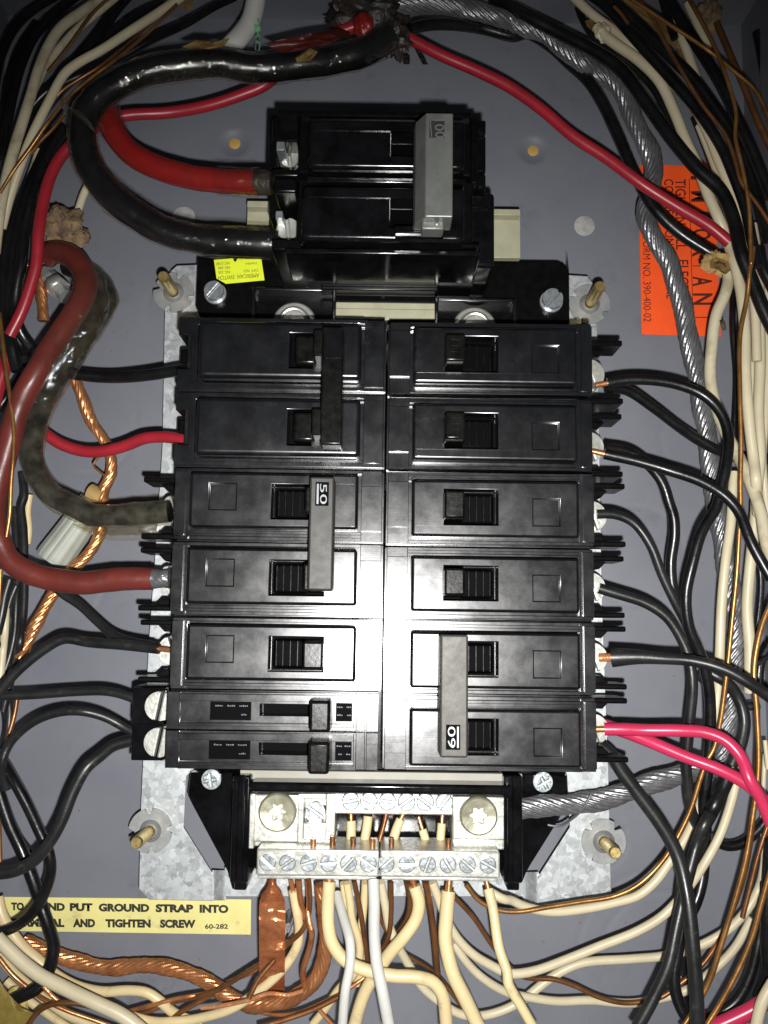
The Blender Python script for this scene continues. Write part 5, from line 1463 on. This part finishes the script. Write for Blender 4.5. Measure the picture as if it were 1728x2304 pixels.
# ---------------------------------------------------------------- build the wires
TIPS = {'cu': M['copper'], 'cul': M['shiny_cu'], 'alum': M['alum'], 'gtape': M['tape'], 'dark': M['copper']}
rs = random.Random(11)
WOBJ = {}
for wi, w in enumerate(WIRES):
    pos = xz(w); h = w['h']
    path = [(pos[i, 0], -h[i], pos[i, 1]) for i in range(len(h))]
    r = [w['hw'] * (DIST - hh_) / F_PX for hh_ in h]
    if w['label'].startswith('thick black wire from the fifth'):
        for i in range(min(14, len(r))): r[i] *= 1 + .75 * (1 - i / 14) ** 1.5
    b = MB()
    sd = wi * 3.7
    if w['lobes']:
        sweep(b, path, r, n=w['n'], lobes=w['lobes'], twist=w['twist'], lobe_amp=w['amp'], seed=sd, wob=.05)
    else:
        # hand bent wire is never perfectly round or even
        r = [q * (1 + .035 * noise.noise(Vector((i * .11, sd, 0)))) for i, q in enumerate(r)]
        sweep(b, path, r, n=w['n'], wob=w['wob'], seed=sd)
    bare = w['mt'] in (Cu, Bc, Gc, Sc)
    o = b.build(w['name'], w['mt'], None, origin=path[0], auto=75)
    tag(o, w['label'], w['cat'], w['group'])
    WOBJ[w['label']] = (o, path, r)
    tip = w['tip']
    if tip:
        kind = tip[0] if isinstance(tip, tuple) else tip
        ends_first = path[0] if w['label'].find('left') < 0 or 'neutral bar window' in (w['group'] or '') or True else path[-1]
        # the bared end is the one closer to a terminal: breakers or neutral bar
        atend = kind in ('alum', 'gtape', 'dark') or 'row five' in w['label'] or ('K 3' in w['label']) or w['label'].startswith('cream wire along the very bottom')
        e0, e1 = (Vector(path[-1]), Vector(path[-3])) if atend else (Vector(path[0]), Vector(path[2]))
        d = (e0 - e1).normalized()
        if 'strip' in (w['group'] or '') : pass
        rt = (r[-1] if atend else r[0])
        k = {'alum': .85, 'gtape': 1.03, 'cul': .42, 'dark': .45}.get(kind, .5)
        L_ = {'alum': .6, 'gtape': .55, 'dark': .25, 'cul': .45}.get(kind, .45)
        b = MB()
        if kind == 'alum': sweep(b, [e0 - d * .1 + d * (L_ + .1) * t_ for t_ in np.linspace(0, 1, 10)], rt * k, n=60, lobes=10, twist=5)
        else: b.cyl(e0 - d * .1, e0 + d * L_, rt * k, n=16)
        b.build({'alum': 'bare_strands', 'gtape': 'tape_wrap'}.get(kind, 'copper_tip'), TIPS[kind], o)
    if w['sleeve']:
        for si, (s0, s1) in enumerate(w['sleeve']):
            i0 = int(s0 * (len(path) - 1)); i1 = int(s1 * (len(path) - 1))
            b = MB(); sweep(b, path[i0:i1 + 1], [q * (1.09 + .030 * math.sin(k_ * 1.9 + 2 * math.sin(k_ * .23)) * (.3 + .7 * abs(math.sin(k_ * .045 + .6)))) + .03 for k_, q in enumerate(r[i0:i1 + 1])], n=28, caps=False, wob=.05, seed=sd + 9)
            b.build('plastic_wrap', M['milky'] if 'clear plastic' in w['label'] else M['clear'], o)
# green print wrapped on the white sheathed cable
o, path, r = WOBJ['smooth white sheathed cable with green lettering at the top edge']
tt = text('green_lettering', 'RMO', [(578, -2), (574, 66), (560, 62), (563, -4)], 4.6, M['green_ink'], o, .02)
ps = [Vector(p) for p in path]
for v in tt.data.vertices:
    p = v.co / S + Vector(o['org'])
    i = min(range(len(ps)), key=lambda k: (ps[k].x - p.x) ** 2 + (ps[k].z - p.z) ** 2)
    dx = math.hypot(ps[i].x - p.x, ps[i].z - p.z)
    rr_ = r[i] * 1.03 + .01
    v.co = (Vector((p.x, ps[i].y - math.sqrt(max(0, rr_ ** 2 - dx ** 2)) - .015, p.z)) - Vector(o['org'])) * S

# ---------------------------------------------------------------- copper ground strap, connector, tape, putty, paper
cs = empty('copper_ground_strap', 'wide flat shiny copper ground strap hanging from the first terminal', 'copper strap', P(612, 2100, 3))
b = MB()
prof = [(755, 25), (790, 26), (820, 38), (850, 62), (890, 78), (960, 82), (1100, 82), (1250, 80), (1400, 80), (1520, 78)]
nr = 60; nc = 12; rows = []
for i in range(nr + 1):
    s = 750 + (1520 - 750) * i / nr
    hw = np.interp(s, [p[0] for p in prof], [p[1] for p in prof])
    hh_ = np.interp(s, [750, 820, 900, 960, 1030, 1150, 1200, 1330, 1380, 1500], [3.7, 3.95, 4.35, 4.55, 4.5, 4.25, 4.2, 3.6, 3.2, 2.2])
    row = []
    for j in range(nc + 1):
        t_ = j / nc * 2 - 1
        u, v = 560 + (146 - (s - 750) * .004 + hw * t_) * KS, 1704 + s * KS
        dz = .10 * math.cos(t_ * 1.5) * np.interp(s, [750, 850, 1000], [2.2, 1.2, .2]) + .13 * noise.noise(Vector((u * .03, v * .03, 1))) + .05 * noise.noise(Vector((u * .09, v * .09, 4)))
        row.append(b.bm.verts.new(P(u, v, hh_ + dz)))
    rows.append(row)
for i in range(nr):
    for j in range(nc):
        f_ = b.bm.faces.new([rows[i][j], rows[i][j + 1], rows[i + 1][j + 1], rows[i + 1][j]]); f_.smooth = True
r_ = bmesh.ops.solidify(b.bm, geom=list(b.bm.faces), thickness=.07)
b.build('strap', M['shiny_cu'], cs)
b = MB(); x, z = W(650, 2094, 2.0); slotted(b, x, z, .5, 2.1, .30, 1.2); o = b.build('grounding_screw', M['zinc'], None, origin=(x, -.5, z))
tag(o, 'bluish zinc grounding screw just right of the copper strap', 'screw')

wn = empty('wire_connector', 'translucent grey ribbed wire connector under the thick wrapped cable', 'wire connector', P(150, 1190, 1.5))
a_, c_ = Vector(P(212, 1130, 1.6)), Vector(P(117, 1262, 1.6))
b = MB(); dd = (c_ - a_)
sweep(b, [a_ + dd * t_ for t_ in np.linspace(0, 1, 24)], [.74 - .12 * (1 - t_) if t_ < .93 else .74 - .5 * (t_ - .93) for t_ in np.linspace(0, 1, 24)], n=80, lobes=14, lobe_amp=.06)
b.build('ribbed_shell', M['nut'], wn)
b = MB(); b.cyl(Vector(P(205, 1112, 1.7)), Vector(P(232, 1120, 1.8)), .42, .30, n=20); b.build('orange_end', M['paper'], wn)

for (nm, lb, cat, mt, c, r0, sc, amp, sd) in (
    ('duct_putty', 'crumbly tan putty lump around the dark red cable at upper left', 'putty', M['putty'], P(140, 515, 2.2), .85, (1, .7, .95), .6, 3),
    ('tape_splice', 'dark lumpy taped splice at the top centre joining the heavy cables', 'cable splice', M['tape'], P(830, 35, 3.6), 1.15, (1.25, .8, .7), .55, 7),
    ('tape_splice', 'small dark taped knot with loose ends below the top splice', 'cable splice', M['tape'], P(893, 92, 4.2), .62, (.75, .7, 1.0), .7, 9),
    ('tan_tape_knot', 'tan sticky tape knot where wires meet beside the orange label', 'tape', M['paper'], P(1612, 590, 3.8), .42, (1.1, .6, 1), .6, 15),
    ('tan_tape_knot', 'crumpled yellowish tape in the bottom left corner', 'tape', M['yellowtape'], P(20, 2290, 2.0), .7, (.9, .4, 1.2), .5, 21),
    ('tan_tape_knot', 'tan lint lump in the top right corner', 'tape', M['putty'], P(1590, 40, 2.2), .6, (1, .6, 1), .5, 25),
    ('white_blob', 'small white plastic end near the tan tape at upper right', 'plastic end', M['white_w'], P(1356, 72, 3.0), .32, (1, .8, 1.2), .3, 28)):
    blob(nm, mt, c, r0, lb, cat, amp=amp, fr=1.8, seed=sd, sc=sc)


def scrap(name, label, spec, h, mt, cat, th=.05, seed=0, curl=.25):
    """torn flat piece, slightly curled, traced outline with thickness"""
    pts = parse(spec)
    b = MB()
    cx = sum(p[0] for p in pts) / len(pts); cy = sum(p[1] for p in pts) / len(pts)
    dense = []
    for i in range(len(pts)):
        p, q = pts[i], pts[(i + 1) % len(pts)]
        for t_ in np.linspace(0, 1, 5)[:-1]:
            dense.append((p[0] + (q[0] - p[0]) * t_ + 1.5 * noise.noise(Vector((i + t_, seed, 0))), p[1] + (q[1] - p[1]) * t_ + 1.5 * noise.noise(Vector((seed, i + t_, 0)))))
    rings_ = []
    for s in (1, .66, .33):
        rings_.append([b.bm.verts.new(P(cx + (p[0] - cx) * s, cy + (p[1] - cy) * s, h + curl * noise.noise(Vector((p[0] * .02 * s, p[1] * .02, seed))))) for p in dense])
    c0 = b.bm.verts.new(P(cx, cy, h))
    n = len(dense)
    for a in range(2):
        for i in range(n):
            f_ = b.bm.faces.new([rings_[a][i], rings_[a][(i + 1) % n], rings_[a + 1][(i + 1) % n], rings_[a + 1][i]]); f_.smooth = True
    for i in range(n): b.bm.faces.new([rings_[2][i], rings_[2][(i + 1) % n], c0]).smooth = True
    bmesh.ops.solidify(b.bm, geom=list(b.bm.faces), thickness=th)
    o = b.build(name, mt, None, origin=P(cx, cy, h)); tag(o, label, cat); return o


scrap('paper_scrap', 'long strip of tan kraft paper among the wires at the top right', 'C 740,-10 860,-10 960,80 1000,120 1060,200 1160,290 1170,330 1090,300 960,230 860,130', 2.2, M['paper'], 'paper', seed=2)
scrap('paper_scrap', 'torn tan paper tail below the kraft strip at the top right', 'C 1090,300 1165,320 1150,420 1120,390', 2.3, M['paper'], 'paper', seed=5)
scrap('paper_scrap', 'small tan tape scrap above the cream wire at upper right', 'C 520,130 560,120 600,180 580,205 530,160', 2.6, M['paper'], 'paper', seed=8)
scrap('paper_scrap', 'torn yellow brown tape along the top of the thick black cable', 'A 1130,290 1220,250 1330,255 1430,235 1390,290 1300,305 1180,305', 6.3, M['paper'], 'paper', seed=11)
scrap('paper_scrap', 'small yellow tab at the very top left of centre', 'A 1115,-20 1200,-20 1195,55 1150,58 1115,45', 1.4, M['paper'], 'paper', seed=14)
scrap('paper_scrap', 'yellow paper tab between dusty wires at the top left', 'A 650,-20 730,-20 720,20 670,32', 2.6, M['paper'], 'paper', seed=17)
scrap('paper_scrap', 'tan tape tab hooked on the wires beside the orange label', 'F 1300,70 1350,55 1410,80 1430,130 1395,160 1350,130 1300,120', 4.2, M['paper'], 'paper', seed=19)
scrap('paper_scrap', 'brown sheath flake on the dusty cream wire', 'F 1358,448 1392,448 1400,505 1375,508', 4.1, M['putty'], 'paper', seed=23)
scrap('paper_scrap', 'torn yellow plastic sheath in the bottom left corner', 'J -10,1380 60,1480 140,1560 210,1590 200,1640 60,1690 -20,1690', 3.2, M['yellowtape'], 'plastic sheath', seed=27)
scrap('tape_tail', 'dark loose tape tail hanging left of the small top knot', 'B 960,330 1000,340 1000,400 960,398', 4.4, M['tape'], 'tape', seed=31)
scrap('tape_tail', 'dark loose tape tail hanging right of the small top knot', 'B 1030,300 1060,310 1115,400 1080,400', 4.2, M['tape'], 'tape', seed=33)
scrap('tape_flap', 'clear wrap flap sticking out left of the cable loop', 'A 360,630 400,650 500,690 570,770 600,830 560,800 480,730 400,690', 6.6, M['milky'], 'tape', seed=37, th=.03)
scrap('tape_flap', 'brown glossy tape flap on the thick cable near the top splice', 'B 100,270 330,215 560,180 640,215 500,260 380,300 200,330', 5.7, M['dark_red'], 'tape', seed=39, th=.03)
scrap('tape_flap', 'ochre tape patch on the thick cable near the top splice', 'B 290,360 380,300 430,320 380,380 300,390', 6.0, M['paper'], 'tape', seed=41, th=.03)
scrap('tape_flap', 'milky plastic flap beneath the wrapped cable at left', 'G 450,150 650,170 950,120 1000,200 900,240 700,240 560,210', 4.0, M['milky'], 'tape', seed=43, th=.03)
wire_red = blob('red_splice', M['bright_red'], P(818, 55, 4.6), .42, 'small red taped end poking from the top splice', 'cable splice', amp=.25, fr=1.5, seed=44, sc=(.9, .8, 1.1))

dc = empty('dark_connector', 'tarnished metal split bolt connector behind the dark red cable at upper left', 'connector', P(120, 640, 1.2))
a_, c_ = Vector(P(100, 612, 1.3)), Vector(P(150, 668, 1.6))
b = MB(); sweep(b, [a_ + (c_ - a_) * t_ for t_ in np.linspace(0, 1, 16)], [.34 + .03 * math.sin(k_ * 2.2) for k_ in range(16)], n=6, wob=.06, seed=3); b.build('bolt_body', M['washer'], dc)
b = MB(); b.cyl(a_ + (c_ - a_) * .45 + Vector((0, -.1, 0)), a_ + (c_ - a_) * .75 + Vector((0, -.1, 0)), .47, n=6); b.build('nut', M['tin'], dc)
# clear wrap that holds the dark red and the black cable together
mid = smooth_path([(u, v, h) for (u, v), h in zip(parse('D 560,200 560,330 490,480 400,640 310,800 220,950'), (4.4, 4.8, 5.0, 5.0, 4.9, 4.8))], 9)
pp = [P(*q) for q in mid]
hwid = np.interp(np.linspace(0, 1, len(pp)), [0, .2, .6, 1], [105, 128, 132, 112]) * KS
b = MB(); sweep(b, pp, [float(q) * (DIST - 4.6) / F_PX for q in hwid], n=40, caps=False, wob=.14, seed=61, flat=.85)
o = b.build('plastic_wrap', M['sheer'], None, origin=pp[0]); tag(o, 'glossy clear plastic wrap binding the dark red and black cables at left', 'plastic wrap')
